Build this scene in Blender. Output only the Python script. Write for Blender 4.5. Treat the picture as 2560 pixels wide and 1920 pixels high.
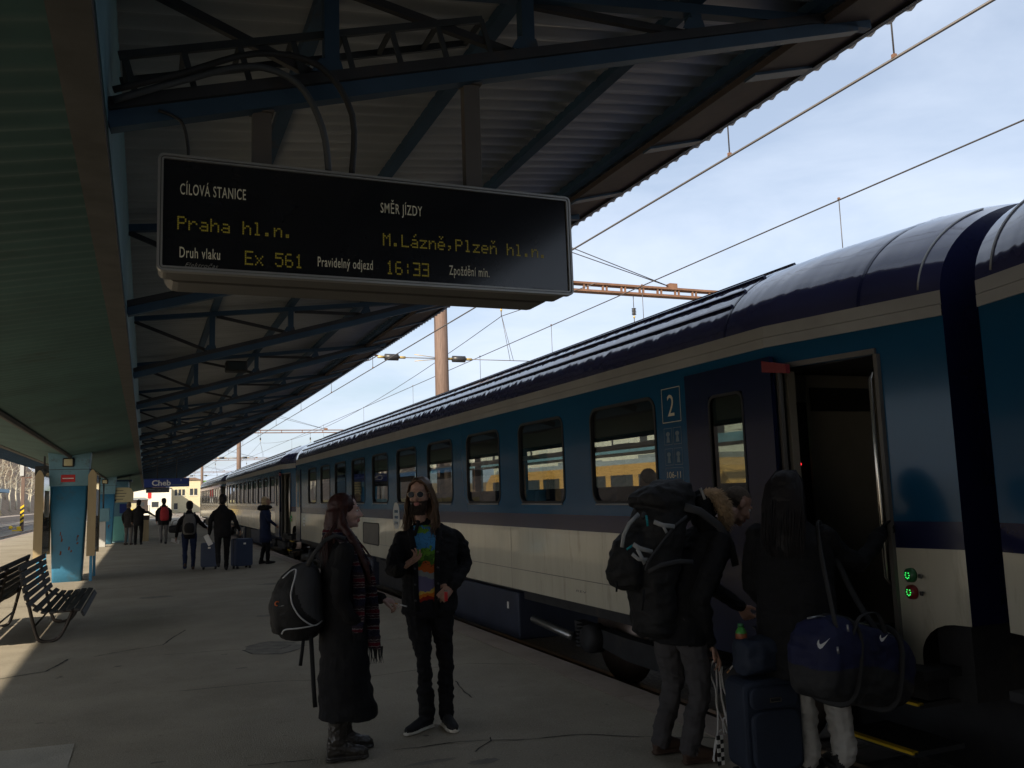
import bpy, bmesh, math, random
from mathutils import Vector, Matrix, Quaternion, noise as mnoise
from mathutils.bvhtree import BVHTree
import numpy as np
R = math.radians
for o in list(bpy.data.objects): bpy.data.objects.remove(o)
scene = bpy.context.scene
COL = scene.collection

# ------------------------------------------------------------ camera, sky, sun, exposure
cam_d = bpy.data.cameras.new('camera'); cam = bpy.data.objects.new('camera', cam_d); COL.objects.link(cam)
cam_d.sensor_fit = 'HORIZONTAL'; cam_d.sensor_width = 36.0; cam_d.lens = 30.797
cam_d.clip_start = 0.05; cam_d.clip_end = 4000
cam.matrix_world = Matrix(((0.9232234626, -0.0164744468, -0.3839101857, 0.0),
                           (-0.3828663329, -0.1245569511, -0.9153681976, 0.0),
                           (-0.0327384975, 0.9920756819, -0.1213014107, 1.65),
                           (0, 0, 0, 1)))
scene.camera = cam
SUN_EL, SUN_AZ = 28.5, 48.0          # the sun stands behind and to the left of the camera
wd = bpy.data.worlds.new('World'); scene.world = wd; wd.use_nodes = True
nt = wd.node_tree; nt.nodes.clear(); L = nt.links.new
def WN(t, **k):
    n = nt.nodes.new(t)
    for a, b in k.items(): setattr(n, a, b)
    return n
sky = WN('ShaderNodeTexSky', sky_type='NISHITA', sun_disc=False)
sky.sun_elevation = R(SUN_EL); sky.sun_rotation = R(180 + SUN_AZ); sky.altitude = 400
sky.air_density = 1.0; sky.dust_density = 2.5; sky.ozone_density = 1.2
tc = WN('ShaderNodeTexCoord'); sep = WN('ShaderNodeSeparateXYZ'); L(tc.outputs['Generated'], sep.inputs[0])
mz = WN('ShaderNodeMath', operation='ADD'); L(sep.outputs['Z'], mz.inputs[0]); mz.inputs[1].default_value = 0.16
def div(a):
    m = WN('ShaderNodeMath', operation='DIVIDE'); L(a, m.inputs[0]); L(mz.outputs[0], m.inputs[1]); return m.outputs[0]
cmb = WN('ShaderNodeCombineXYZ'); L(div(sep.outputs['X']), cmb.inputs[0]); L(div(sep.outputs['Y']), cmb.inputs[1])
cn = WN('ShaderNodeTexNoise'); cn.inputs['Scale'].default_value = 1.1; cn.inputs['Detail'].default_value = 7; cn.inputs['Roughness'].default_value = 0.55; cn.inputs['Distortion'].default_value = 0.4
L(cmb.outputs[0], cn.inputs['Vector'])
cr = WN('ShaderNodeValToRGB'); cr.color_ramp.elements[0].position = 0.36; cr.color_ramp.elements[1].position = 0.64
cr.color_ramp.elements[0].color = (0.42, 0.42, 0.42, 1); cr.color_ramp.elements[1].color = (0.92, 0.92, 0.92, 1)
L(cn.outputs['Fac'], cr.inputs[0])
cmx = WN('ShaderNodeMixRGB'); L(cr.outputs[0], cmx.inputs[0]); L(sky.outputs[0], cmx.inputs[1]); cmx.inputs[2].default_value = (6.1, 6.85, 8.1, 1)
bg = WN('ShaderNodeBackground'); bg.inputs['Strength'].default_value = 0.092
wo = WN('ShaderNodeOutputWorld'); L(cmx.outputs[0], bg.inputs[0]); L(bg.outputs[0], wo.inputs[0])
sd = bpy.data.lights.new('sun', 'SUN'); sd.energy = 5.0; sd.angle = R(0.53); sd.color = (1.0, 0.88, 0.70)
sun = bpy.data.objects.new('sun', sd); COL.objects.link(sun)
sdir = Vector((math.sin(R(SUN_AZ))*math.cos(R(SUN_EL)), math.cos(R(SUN_AZ))*math.cos(R(SUN_EL)), -math.sin(R(SUN_EL))))
sun.rotation_euler = sdir.to_track_quat('-Z', 'Y').to_euler(); sun.location = (-30, -30, 40)
vs = scene.view_settings; vs.view_transform = 'Standard'; vs.look = 'None'; vs.exposure = 0.6; vs.gamma = 1.0
scene.render.resolution_x = 1024; scene.render.resolution_y = 768

# ------------------------------------------------------------ materials
MATS = {}
def mat(name, col, rough=0.6, metal=0.0, var=0.18, vscale=3.0, bump=0.0, bscale=30.0, spec=0.4, coat=0.0, emit=None, estr=1.0, stretch=(1, 1, 1), dirt=None, dscale=1.2, dpos=0.55):
    m = bpy.data.materials.new(name); m.use_nodes = True; MATS[name] = m
    n = m.node_tree.nodes; l = m.node_tree.links.new; b = n['Principled BSDF']
    b.inputs['Roughness'].default_value = rough; b.inputs['Metallic'].default_value = metal
    b.inputs['Specular IOR Level'].default_value = spec; b.inputs['Coat Weight'].default_value = coat
    b.inputs['Coat Roughness'].default_value = 0.06
    t = n.new('ShaderNodeTexCoord'); mp = n.new('ShaderNodeMapping'); mp.inputs['Scale'].default_value = stretch
    l(t.outputs['Object'], mp.inputs[0])
    c = Vector(col)
    if var > 0:
        ns = n.new('ShaderNodeTexNoise'); ns.inputs['Scale'].default_value = vscale; ns.inputs['Detail'].default_value = 6; ns.inputs['Roughness'].default_value = 0.6
        l(mp.outputs[0], ns.inputs['Vector'])
        r = n.new('ShaderNodeValToRGB'); r.color_ramp.elements[0].position = 0.3; r.color_ramp.elements[1].position = 0.72
        r.color_ramp.elements[0].color = (*(c*(1-var)), 1); r.color_ramp.elements[1].color = (*(c*(1+var)), 1)
        l(ns.outputs['Fac'], r.inputs[0]); out = r.outputs[0]
        if dirt:
            n2 = n.new('ShaderNodeTexNoise'); n2.inputs['Scale'].default_value = dscale; n2.inputs['Detail'].default_value = 9; n2.inputs['Roughness'].default_value = 0.7
            l(mp.outputs[0], n2.inputs['Vector'])
            r2 = n.new('ShaderNodeValToRGB'); r2.color_ramp.elements[0].position = dpos; r2.color_ramp.elements[1].position = dpos+0.14
            l(n2.outputs['Fac'], r2.inputs[0])
            mx = n.new('ShaderNodeMixRGB'); l(r2.outputs[0], mx.inputs[0]); l(out, mx.inputs[1]); mx.inputs[2].default_value = (*dirt, 1); out = mx.outputs[0]
        l(out, b.inputs['Base Color'])
    else:
        b.inputs['Base Color'].default_value = (*col, 1)
    if bump > 0:
        nb = n.new('ShaderNodeTexNoise'); nb.inputs['Scale'].default_value = bscale; nb.inputs['Detail'].default_value = 5
        l(mp.outputs[0], nb.inputs['Vector'])
        bp = n.new('ShaderNodeBump'); bp.inputs['Strength'].default_value = bump; bp.inputs['Distance'].default_value = 0.02
        l(nb.outputs['Fac'], bp.inputs['Height']); l(bp.outputs[0], b.inputs['Normal'])
    if emit:
        b.inputs['Emission Color'].default_value = (*emit, 1); b.inputs['Emission Strength'].default_value = estr
    return m
def glass(name, tint, ior=1.6):
    m = bpy.data.materials.new(name); m.use_nodes = True; MATS[name] = m
    n = m.node_tree.nodes; l = m.node_tree.links.new; n.clear()
    o = n.new('ShaderNodeOutputMaterial'); mx = n.new('ShaderNodeMixShader'); tr = n.new('ShaderNodeBsdfTransparent'); gl = n.new('ShaderNodeBsdfGlossy')
    lw = n.new('ShaderNodeLayerWeight'); lw.inputs['Blend'].default_value = 0.5
    pw = n.new('ShaderNodeMath'); pw.operation = 'POWER'; l(lw.outputs['Facing'], pw.inputs[0]); pw.inputs[1].default_value = 4.2
    ma = n.new('ShaderNodeMath'); ma.operation = 'MULTIPLY_ADD'; l(pw.outputs[0], ma.inputs[0]); ma.inputs[1].default_value = 0.86; ma.inputs[2].default_value = 0.07
    tr.inputs[0].default_value = (*tint, 1); gl.inputs['Roughness'].default_value = 0.015; gl.inputs[0].default_value = (0.9, 0.92, 0.95, 1)
    l(ma.outputs[0], mx.inputs[0]); l(tr.outputs[0], mx.inputs[1]); l(gl.outputs[0], mx.inputs[2]); l(mx.outputs[0], o.inputs[0])
    return m
M = MATS
mat('asphalt', (0.345, 0.305, 0.235), 0.85, var=0.16, vscale=1.1, bump=0.35, bscale=90, dirt=(0.25, 0.22, 0.17), dscale=1.7, dpos=0.6)
ma_ = M['asphalt']; n_ = ma_.node_tree.nodes; l_ = ma_.node_tree.links.new; pb_ = n_['Principled BSDF']
src_ = pb_.inputs['Base Color'].links[0].from_socket; tc_ = n_.new('ShaderNodeTexCoord')
def layer_(src, scale, lo, hi, col, detail=4, rough=.6):
    t = n_.new('ShaderNodeTexNoise'); t.inputs['Scale'].default_value = scale; t.inputs['Detail'].default_value = detail; t.inputs['Roughness'].default_value = rough; l_(tc_.outputs['Object'], t.inputs['Vector'])
    r = n_.new('ShaderNodeValToRGB'); r.color_ramp.elements[0].position = lo; r.color_ramp.elements[1].position = hi; l_(t.outputs['Fac'], r.inputs[0])
    m = n_.new('ShaderNodeMixRGB'); l_(r.outputs[0], m.inputs[0]); l_(src, m.inputs[1]); m.inputs[2].default_value = (*col, 1); return m.outputs[0]
src_ = layer_(src_, .35, .50, .62, (.285, .25, .19), 6, .65); src_ = layer_(src_, 7, .60, .74, (.22, .19, .15), 6, .75); src_ = layer_(src_, 55, .56, .74, (.43, .39, .31), 2); src_ = layer_(src_, 70, .60, .72, (.18, .16, .125), 2); src_ = layer_(src_, 3.1, .70, .74, (.15, .13, .105), 3)
l_(src_, pb_.inputs['Base Color'])
mat('edge_concrete', (0.34, 0.28, 0.23), 0.85, var=0.2, vscale=2.2, bump=0.3, bscale=60, dirt=(0.2, 0.17, 0.14), dscale=2.2)
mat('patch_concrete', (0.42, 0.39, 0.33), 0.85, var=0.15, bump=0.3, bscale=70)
mat('dark_crack', (0.05, 0.045, 0.04), 0.9, var=0.2)
mat('ballast', (0.20, 0.175, 0.145), 0.95, var=0.5, vscale=26, bump=1.0, bscale=22)
mat('rail_steel', (0.22, 0.17, 0.14), 0.4, metal=0.8, var=0.3)
mat('sleeper', (0.22, 0.20, 0.18), 0.9, var=0.25)
mat('ground', (0.24, 0.21, 0.16), 0.95, var=0.35, vscale=0.25, bump=0.5, bscale=5)
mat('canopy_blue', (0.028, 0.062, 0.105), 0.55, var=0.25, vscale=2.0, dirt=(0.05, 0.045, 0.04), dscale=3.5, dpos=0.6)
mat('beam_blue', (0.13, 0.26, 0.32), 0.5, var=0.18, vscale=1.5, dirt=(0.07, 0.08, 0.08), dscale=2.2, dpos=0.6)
mat('column_blue', (0.055, 0.22, 0.37), 0.45, var=0.14, vscale=1.6, bump=0.15, bscale=18, dirt=(0.09, 0.17, 0.22), dscale=2.6, dpos=0.56)
mat('rust', (0.14, 0.055, 0.03), 0.9, var=0.4, vscale=12)
mat('soffit_green', (0.052, 0.110, 0.108), 0.7, var=0.22, vscale=1.2, dirt=(0.045, 0.07, 0.065), dscale=1.3, dpos=0.56)
mat('strip_grey', (0.052, 0.052, 0.053), 0.75, var=0.3, vscale=5)
mat('chord_black', (0.03, 0.03, 0.033), 0.6, var=0.3, vscale=4, dirt=(0.05, 0.032, 0.025), dscale=4, dpos=0.56)
mat('roof_sheet', (0.40, 0.405, 0.40), 0.42, metal=0.15, var=0.15, vscale=1.4, stretch=(1, 2.5, 1))
mat('fascia_brown', (0.05, 0.037, 0.034), 0.8, var=0.25, vscale=4)
mat('post_brown', (0.105, 0.09, 0.078), 0.5, var=0.15)
mat('tray_dark', (0.035, 0.038, 0.04), 0.6, var=0.3)
mat('conduit', (0.055, 0.06, 0.065), 0.5, var=0.2)
mat('rubber', (0.018, 0.018, 0.019), 0.6, var=0.2)
mat('sign_frame', (0.33, 0.325, 0.31), 0.38, metal=0.55, var=0.1)
mat('sign_case', (0.115, 0.108, 0.098), 0.5, var=0.15)
mat('sign_glass', (0.012, 0.013, 0.016), 0.12, spec=0.5, var=0.1)
mat('sign_print', (0.74, 0.70, 0.54), 0.6, var=0.05)
mat('sign_print_dim', (0.22, 0.21, 0.19), 0.6, var=0.05)
mat('led', (0.05, 0.045, 0.01), 0.5, var=0, emit=(0.42, 0.33, 0.03), estr=0.075)
mat('white_paint', (0.74, 0.73, 0.70), 0.5, var=0.06)
mat('yellow_paint', (0.75, 0.50, 0.02), 0.5, var=0.1)
mat('black_paint', (0.02, 0.02, 0.02), 0.5, var=0.1)
mat('red_dim', (0.16, 0.014, 0.018), 0.5, var=0.1)
mat('red_paint', (0.48, 0.025, 0.025), 0.5, var=0.1)
mat('sign_blue', (0.02, 0.045, 0.22), 0.35, var=0.06)
mat('cream_board', (0.46, 0.41, 0.24), 0.6, var=0.1)
mat('case_beige', (0.36, 0.28, 0.16), 0.6, var=0.12, vscale=6, stretch=(1, 1, .2))
mat('turquoise', (0.20, 0.52, 0.46), 0.5, var=0.08)
mat('cabinet_grey', (0.42, 0.42, 0.40), 0.6, var=0.08)
mat('glass_plain', (0.03, 0.04, 0.045), 0.06, spec=0.5, var=0)
mat('bench_wood', (0.028, 0.027, 0.028), 0.62, var=0.35, vscale=9, stretch=(8, .7, 8), bump=.2)
mat('bench_steel', (0.045, 0.036, 0.03), 0.55, var=0.3, vscale=9)
# train
mat('coach_blue', (0.005, 0.062, 0.135), 0.16, spec=0.3, var=0.10, vscale=0.7, coat=0.12, bump=0.05, bscale=1.1)
mat('coach_navy', (0.008, 0.010, 0.045), 0.25, var=0.12, coat=0.1)
mat('coach_cream', (0.50, 0.465, 0.37), 0.24, var=0.07, vscale=2.2, coat=0.45, bump=0.06, bscale=1.3, dirt=(0.36, 0.325, 0.25), dscale=2.4, dpos=.56, stretch=(1, 2.2, .35))
mat('coach_grey', (0.30, 0.295, 0.28), 0.4, var=0.14, vscale=2)
mat('door_navy', (0.007, 0.010, 0.035), 0.18, var=0.1, coat=0.1, spec=.35)
mat('vestibule', (0.24, 0.22, 0.18), 0.5, var=0.1)
mat('interior_dark', (0.07, 0.07, 0.075), 0.7, var=0.1)
mat('under_dark', (0.022, 0.022, 0.024), 0.7, var=0.35, vscale=6, dirt=(0.05, 0.04, 0.03), dscale=5, dpos=.58)
mat('under_navy', (0.025, 0.032, 0.055), 0.5, var=0.2)
mat('steel_pipe', (0.30, 0.30, 0.30), 0.35, metal=0.8, var=0.2)
mat('chrome', (0.65, 0.60, 0.52), 0.22, metal=1.0, var=0.05)
mat('decal', (0.55, 0.50, 0.36), 0.5, var=0)
mat('decal_dim', (0.13, 0.17, 0.19), 0.5, var=0)
mat('decal_dark', (0.06, 0.06, 0.06), 0.5, var=0)
mat('led_green', (0.02, 0.1, 0.03), 0.4, var=0, emit=(0.05, 1.0, 0.15), estr=0.9)
mat('led_red', (0.2, 0.01, 0.01), 0.4, var=0, emit=(1.0, 0.03, 0.04), estr=0.9)
mat('button_green', (0.03, 0.13, 0.05), 0.4, var=0)
mat('button_red', (0.22, 0.02, 0.02), 0.4, var=0)
mat('lamp_orange', (0.7, 0.25, 0.03), 0.4, var=0, emit=(1, .35, .05), estr=.35)
glass('coach_glass', (0.50, 0.54, 0.52), 1.75)
mat('seat_cloth', (0.02, 0.03, 0.06), 0.9, var=0.2)
mat('seat_yellow', (0.45, 0.42, 0.05), 0.9, var=0.1)
# catenary and far things
mat('mast_steel', (0.15, 0.10, 0.078), 0.75, var=0.25, vscale=5, stretch=(6, 6, .6), dirt=(0.15, 0.085, 0.06), dscale=3)
mat('boom_rust', (0.17, 0.09, 0.055), 0.8, var=0.3, vscale=3)
mat('wire', (0.10, 0.09, 0.085), 0.5, metal=0.5, var=0)
mat('insulator', (0.03, 0.03, 0.033), 0.35, var=0)
mat('brass', (0.50, 0.36, 0.14), 0.45, metal=0.4, var=0.15)
mat('house_cream', (0.60, 0.52, 0.34), 0.9, var=0.08)
mat('house_white', (0.72, 0.68, 0.58), 0.9, var=0.06)
mat('house_roof', (0.18, 0.12, 0.09), 0.9, var=0.2)
mat('house_green', (0.16, 0.28, 0.07), 0.8, var=0.2)
mat('window_dark', (0.04, 0.045, 0.05), 0.15, var=0.1)
mat('orange_train', (0.60, 0.33, 0.10), 0.35, var=0.05)
mat('train_grey', (0.25, 0.27, 0.28), 0.5, var=0.1)
mat('birch_bark', (0.52, 0.48, 0.38), 0.9, var=0.35, vscale=6, stretch=(1, 1, 3))
mat('twig', (0.28, 0.21, 0.15), 0.9, var=0.3)
mat('hill_leaf', (0.22, 0.155, 0.10), 0.95, var=0.4, vscale=0.6, bump=0.6, bscale=2)
mat('fence_wood', (0.42, 0.33, 0.14), 0.9, var=0.2)
# people
mat('skin', (0.34, 0.195, 0.14), 0.5, var=0.10, vscale=14, bump=0.05, bscale=120)
mat('skin_pale', (0.44, 0.275, 0.225), 0.5, var=0.08, vscale=14, bump=0.04, bscale=120)
mat('lips', (0.34, 0.13, 0.11), 0.5, var=0.05)
mat('eye_dark', (0.015, 0.012, 0.01), 0.25, var=0)
mat('eye_white', (0.55, 0.52, 0.48), 0.3, var=0)
mat('beard', (0.045, 0.028, 0.018), 0.8, var=0.3, vscale=60, bump=0.8, bscale=160)
mat('hair_brown', (0.085, 0.045, 0.022), 0.45, var=0.35, vscale=20, stretch=(3, 3, .4))
mat('hair_auburn', (0.032, 0.010, 0.008), 0.5, spec=.25, var=0.35, vscale=20, stretch=(3, 3, .4))
mat('hair_dark', (0.010, 0.008, 0.008), 0.6, var=0.3, vscale=20, spec=.2)
mat('hair_grey', (0.10, 0.075, 0.055), 0.8, var=0.3, vscale=60, bump=.4, bscale=200)
mat('hair_blonde', (0.34, 0.25, 0.14), 0.6, var=0.25, vscale=20)
mat('cloth_black', (0.0055, 0.0055, 0.0065), 0.85, var=0.3, vscale=5, bump=0.25, bscale=35, spec=.25)
mat('denim_black', (0.007, 0.007, 0.0085), 0.85, var=0.3, vscale=7, bump=0.3, bscale=40, spec=.25)
mat('cloth_charcoal', (0.024, 0.023, 0.024), 0.9, var=0.25, vscale=6, bump=0.25, bscale=40, spec=.2)
mat('cloth_greytrouser', (0.055, 0.052, 0.054), 0.9, var=0.15, vscale=5, bump=0.2, bscale=40, spec=.2)
mat('cloth_lightgrey', (0.40, 0.385, 0.355), 0.9, var=0.1, vscale=5, bump=0.25, bscale=35, spec=.2)
mat('cloth_navy', (0.012, 0.020, 0.055), 0.85, var=0.2, vscale=5, bump=0.2, bscale=35, spec=.25)
mat('cloth_midgrey', (0.13, 0.125, 0.12), 0.9, var=0.15, vscale=5, bump=0.2, bscale=35, spec=.2)
mat('cloth_red', (0.30, 0.025, 0.03), 0.8, var=0.15, spec=.25)
mat('boot_leather', (0.030, 0.026, 0.022), 0.32, var=0.4, vscale=14, bump=0.4, bscale=30, spec=.5)
mat('shoe_black', (0.012, 0.012, 0.013), 0.7, var=0.2)
mat('shoe_brown', (0.05, 0.028, 0.018), 0.7, var=0.2)
mat('sole_white', (0.55, 0.52, 0.45), 0.6, var=0.1)
mat('fur', (0.36, 0.25, 0.15), 0.9, var=0.3, vscale=30)
mat('pack_black', (0.008, 0.008, 0.0085), 0.7, var=0.25, vscale=8, bump=0.2, bscale=60, spec=.3)
mat('pack_grey', (0.055, 0.055, 0.058), 0.8, var=0.15, spec=.3)
mat('strap_grey', (0.30, 0.30, 0.29), 0.7, var=0.1)
mat('strap_mid', (0.032, 0.032, 0.034), 0.7, var=0.1)
mat('piping', (0.42, 0.42, 0.43), 0.5, var=0)
mat('teal', (0.01, 0.22, 0.25), 0.6, var=0)
mat('logo_orange', (0.55, 0.12, 0.03), 0.6, var=0)
mat('bag_blue', (0.006, 0.0085, 0.042), 0.75, var=0.2, vscale=7, bump=0.2, bscale=30)
mat('bag_dark', (0.020, 0.020, 0.021), 0.8, var=0.2, bump=0.2, bscale=30)
mat('case_navy', (0.013, 0.020, 0.038), 0.7, var=0.2, bump=0.15, bscale=80)
mat('case_blue', (0.03, 0.045, 0.09), 0.5, var=0.1)
mat('cord_white', (0.62, 0.61, 0.60), 0.6, var=0.05)
mat('bottle_green', (0.05, 0.24, 0.04), 0.3, var=0.1)
mat('bottle_label', (0.22, 0.06, 0.02), 0.5, var=0.3, vscale=30)
mat('paper', (0.72, 0.70, 0.66), 0.7, var=0.05)
mat('phone', (0.02, 0.022, 0.025), 0.2, var=0)
mat('lens_dark', (0.012, 0.010, 0.014), 0.08, var=0, spec=.6)
mat('gold_wire', (0.45, 0.35, 0.25), 0.3, metal=1.0, var=0)
mat('cig_filter', (0.50, 0.26, 0.09), 0.7, var=0)

# ------------------------------------------------------------ helpers
def tag(o, label=None, cat=None, group=None, kind=None):
    if label: o['label'] = label
    if cat: o['category'] = cat
    if group: o['group'] = group
    if kind: o['kind'] = kind
    return o
def empty(name, loc=(0, 0, 0), rz=0.0, parent=None):
    o = bpy.data.objects.new(name, None); COL.objects.link(o); o.location = loc; o.rotation_euler = (0, 0, rz)
    o.empty_display_size = 0.2
    if parent: o.parent = parent
    return o
class MB:
    def __init__(s): s.v = []; s.f = []; s.m = []; s.sm = []
    def add(s, vs, fs, mi=0, smooth=False):
        b = len(s.v); s.v += [tuple(p) for p in vs]
        for f in fs: s.f.append(tuple(i+b for i in f)); s.m.append(mi); s.sm.append(smooth)
        return s
    def box(s, x0, x1, y0, y1, z0, z1, mi=0):
        return s.add([(x0, y0, z0), (x1, y0, z0), (x1, y1, z0), (x0, y1, z0), (x0, y0, z1), (x1, y0, z1), (x1, y1, z1), (x0, y1, z1)],
              [(0, 3, 2, 1), (4, 5, 6, 7), (0, 1, 5, 4), (1, 2, 6, 5), (2, 3, 7, 6), (3, 0, 4, 7)], mi)
    def beam(s, a, b, w, h, mi=0, up=(0, 0, 1)):
        a = Vector(a); b = Vector(b); d = (b-a).normalized(); u = Vector(up)
        if abs(d.dot(u)) > 0.98: u = Vector((0, 1, 0))
        x = d.cross(u).normalized(); u = x.cross(d)
        vs = [p+x*(w/2*i)+u*(h/2*j) for p in (a, b) for (i, j) in ((-1, -1), (1, -1), (1, 1), (-1, 1))]
        return s.add(vs, [(0, 1, 2, 3), (7, 6, 5, 4), (0, 4, 5, 1), (1, 5, 6, 2), (2, 6, 7, 3), (3, 7, 4, 0)], mi)
    def tube(s, pts, r, n=8, mi=0, cap=True, smooth=True, flat=None, fdir=None):
        pts = [Vector(p) for p in pts]; k = len(pts); rr = r if hasattr(r, '__len__') else [r]*k
        prev = None; rings = []
        for i, p in enumerate(pts):
            d = (pts[min(i+1, k-1)]-pts[max(i-1, 0)]).normalized()
            if prev is None:
                u = Vector(fdir) if fdir else (Vector((0, 0, 1)) if abs(d.z) < 0.9 else Vector((1, 0, 0)))
            else: u = prev
            x = d.cross(u)
            if x.length < 1e-5: x = d.cross(Vector((0.3, 0.5, 0.8)))
            x.normalize(); u = x.cross(d).normalized(); prev = u
            fl = flat if flat else 1.0
            rings.append([p + x*(math.cos(2*math.pi*j/n)*rr[i]) + u*(math.sin(2*math.pi*j/n)*rr[i]*fl) for j in range(n)])
        vs = [q for rg in rings for q in rg]
        fs = [(i*n+j, i*n+(j+1) % n, (i+1)*n+(j+1) % n, (i+1)*n+j) for i in range(k-1) for j in range(n)]
        if cap: fs += [tuple(range(n-1, -1, -1)), tuple(range((k-1)*n, k*n))]
        return s.add(vs, fs, mi, smooth)
    def lathe(s, prof, c=(0, 0, 0), n=20, mi=0, axis='Z', smooth=True):
        c = Vector(c); vs = []
        for (r, h) in prof:
            for j in range(n):
                a = 2*math.pi*j/n; p = (r*math.cos(a), r*math.sin(a), h)
                if axis == 'X': p = (h, p[0], p[1])
                if axis == 'Y': p = (p[1], h, p[0])
                vs.append(c+Vector(p))
        k = len(prof)
        fs = [(i*n+j, i*n+(j+1) % n, (i+1)*n+(j+1) % n, (i+1)*n+j) for i in range(k-1) for j in range(n)]
        fs += [tuple(range(n-1, -1, -1)), tuple(range((k-1)*n, k*n))]
        return s.add(vs, fs, mi, smooth)
    def extr(s, poly, a, b, axis='Y', mi=0):
        # poly: list of (p, q); axis 'Y' -> (x, z), 'X' -> (y, z), 'Z' -> (x, y)
        f = {'Y': lambda p, t: (p[0], t, p[1]), 'X': lambda p, t: (t, p[0], p[1]), 'Z': lambda p, t: (p[0], p[1], t)}[axis]
        n = len(poly); vs = [f(p, a) for p in poly]+[f(p, b) for p in poly]
        return s.add(vs, [tuple(range(n)), tuple(range(2*n-1, n-1, -1))]+[(i, (i+1) % n, n+(i+1) % n, n+i) for i in range(n)], mi)
    def mesh(s, name, mats):
        me = bpy.data.meshes.new(name); me.from_pydata(s.v, [], s.f)
        for m in (mats if isinstance(mats, (list, tuple)) else [mats]): me.materials.append(M[m] if isinstance(m, str) else m)
        me.polygons.foreach_set('material_index', s.m); me.polygons.foreach_set('use_smooth', s.sm)
        bm = bmesh.new(); bm.from_mesh(me); bmesh.ops.recalc_face_normals(bm, faces=bm.faces); bm.to_mesh(me); bm.free()
        return me
    def build(s, name, mats, parent=None, bevel=0.0):
        o = bpy.data.objects.new(name, s.mesh(name, mats)); COL.objects.link(o)
        if parent: o.parent = parent
        if bevel:
            b = o.modifiers.new('bevel', 'BEVEL'); b.width = bevel; b.segments = 2; b.limit_method = 'ANGLE'
        return o
def inst(me, name, parent=None, loc=(0, 0, 0), rot=(0, 0, 0), scale=(1, 1, 1)):
    o = bpy.data.objects.new(name, me); COL.objects.link(o); o.location = loc; o.rotation_euler = rot; o.scale = scale
    if parent: o.parent = parent
    return o
def kids(o): return [c for c in COL.objects if c.parent == o]
def copy_tree(o, parent=None, ch=None):
    if ch is None:
        ch = {}
        for c in COL.objects:
            if c.parent: ch.setdefault(c.parent.name, []).append(c)
    c = o.copy(); COL.objects.link(c); c.parent = parent
    for k in ch.get(o.name, []): copy_tree(k, c, ch)
    return c
def text_mesh(txt, size, name='lettering', sx=1.0, extrude=0.0, align='LEFT', shear=0.0, bold=0.0, space=1.0):
    cu = bpy.data.curves.new(name, 'FONT'); cu.body = txt; cu.size = size; cu.extrude = extrude; cu.align_x = align; cu.shear = shear; cu.resolution_u = 3; cu.offset = bold; cu.space_character = space
    t = bpy.data.objects.new('tmp', cu); COL.objects.link(t)
    dg = bpy.context.evaluated_depsgraph_get(); me = bpy.data.meshes.new_from_object(t.evaluated_get(dg))
    bpy.data.objects.remove(t); bpy.data.curves.remove(cu)
    me.name = name
    for v in me.vertices: v.co.x *= sx
    return me
def lettering(txt, size, loc, rot, m, parent, width=None, sx=1.0, bold=0.0, align='LEFT', shear=0.0, name='lettering', space=1.0):
    me = text_mesh(txt, size, name, 1.0, 0.0, align, shear, bold, space)
    xs = [v.co.x for v in me.vertices]; w = max(xs)-min(xs); k = (width/w) if width else sx
    x0 = min(xs) if align == 'LEFT' else 0
    for v in me.vertices: v.co.x = (v.co.x-x0)*k
    me.materials.clear(); me.materials.append(M[m])
    return inst(me, name, parent, loc, rot)
FACE_S = (R(90), 0, 0)            # readable by someone who looks along +Y
FACE_W = (R(90), 0, R(-90))       # readable by someone who looks along +X
# ================================================================== setting: platform, tracks, canopy
XE = 3.78                         # platform edge by the train
XC, XL = -1.57, -6.92             # canopy column line, platform's other edge
RZ = -0.36                        # rail top
def struct(o): o['kind'] = 'structure'; return o
random.seed(4)
mb = MB(); mb.box(-400, 400, -60, 700, -1.2, -0.62); struct(mb.build('ground', 'ground'))
mb = MB(); mb.box(XL+0.30, XE-0.31, -24, 104, -0.62, 0.0); plat = struct(mb.build('platform', 'asphalt'))
mb = MB(); mb.box(XE-0.33, XE-0.06, -24, 104, -0.6, -0.13); mb.box(XL+0.06, XL+0.33, -24, 104, -0.6, -0.13); mb.build('edge_wall', 'edge_concrete', plat)
me = MB().box(0, 0.298, 0, 0.992, -0.125, 0.003).mesh('edge_slab', 'edge_concrete')
for k in range(-4, 60):
    o = inst(me, 'edge_slab', plat, (XE-0.30, k*1.0+0.35, random.uniform(-.003, .003)))
for k in range(0, 100, 1):
    if k > 9: inst(me, 'edge_slab', plat, (XL+0.002, k*1.0, 0))
mb = MB(); mb.box(XE-.30, XE-.002, 60.36, 104, -.12, .002); mb.build('edge_strip', 'edge_concrete', plat)
# cracks, patches and a worn cover in the paving
def crack(pts, w):
    mb = MB(); z = 0.0035
    out = []
    for i in range(len(pts)-1):
        a = Vector((*pts[i], 0)); b = Vector((*pts[i+1], 0)); n = max(3, int((b-a).length/0.07))
        for j in range(n):
            p = a.lerp(b, j/n); q = p*2.3; out.append(p+Vector((mnoise.noise(q)*.03+random.gauss(0, .003), mnoise.noise(q+Vector((9, 3, 0)))*.05+random.gauss(0, .004), 0)))
    out.append(Vector((*pts[-1], 0)))
    vs = []
    for i, p in enumerate(out):
        d = (out[min(i+1, len(out)-1)]-out[max(i-1, 0)]).normalized(); nrm = Vector((-d.y, d.x, 0)); ww = w*random.uniform(.35, 1.2)
        vs += [p+nrm*ww/2+Vector((0, 0, z)), p-nrm*ww/2+Vector((0, 0, z))]
    mb.add(vs, [(2*i, 2*i+1, 2*i+3, 2*i+2) for i in range(len(out)-1)])
    mb.build('crack', 'dark_crack', plat)
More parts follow.
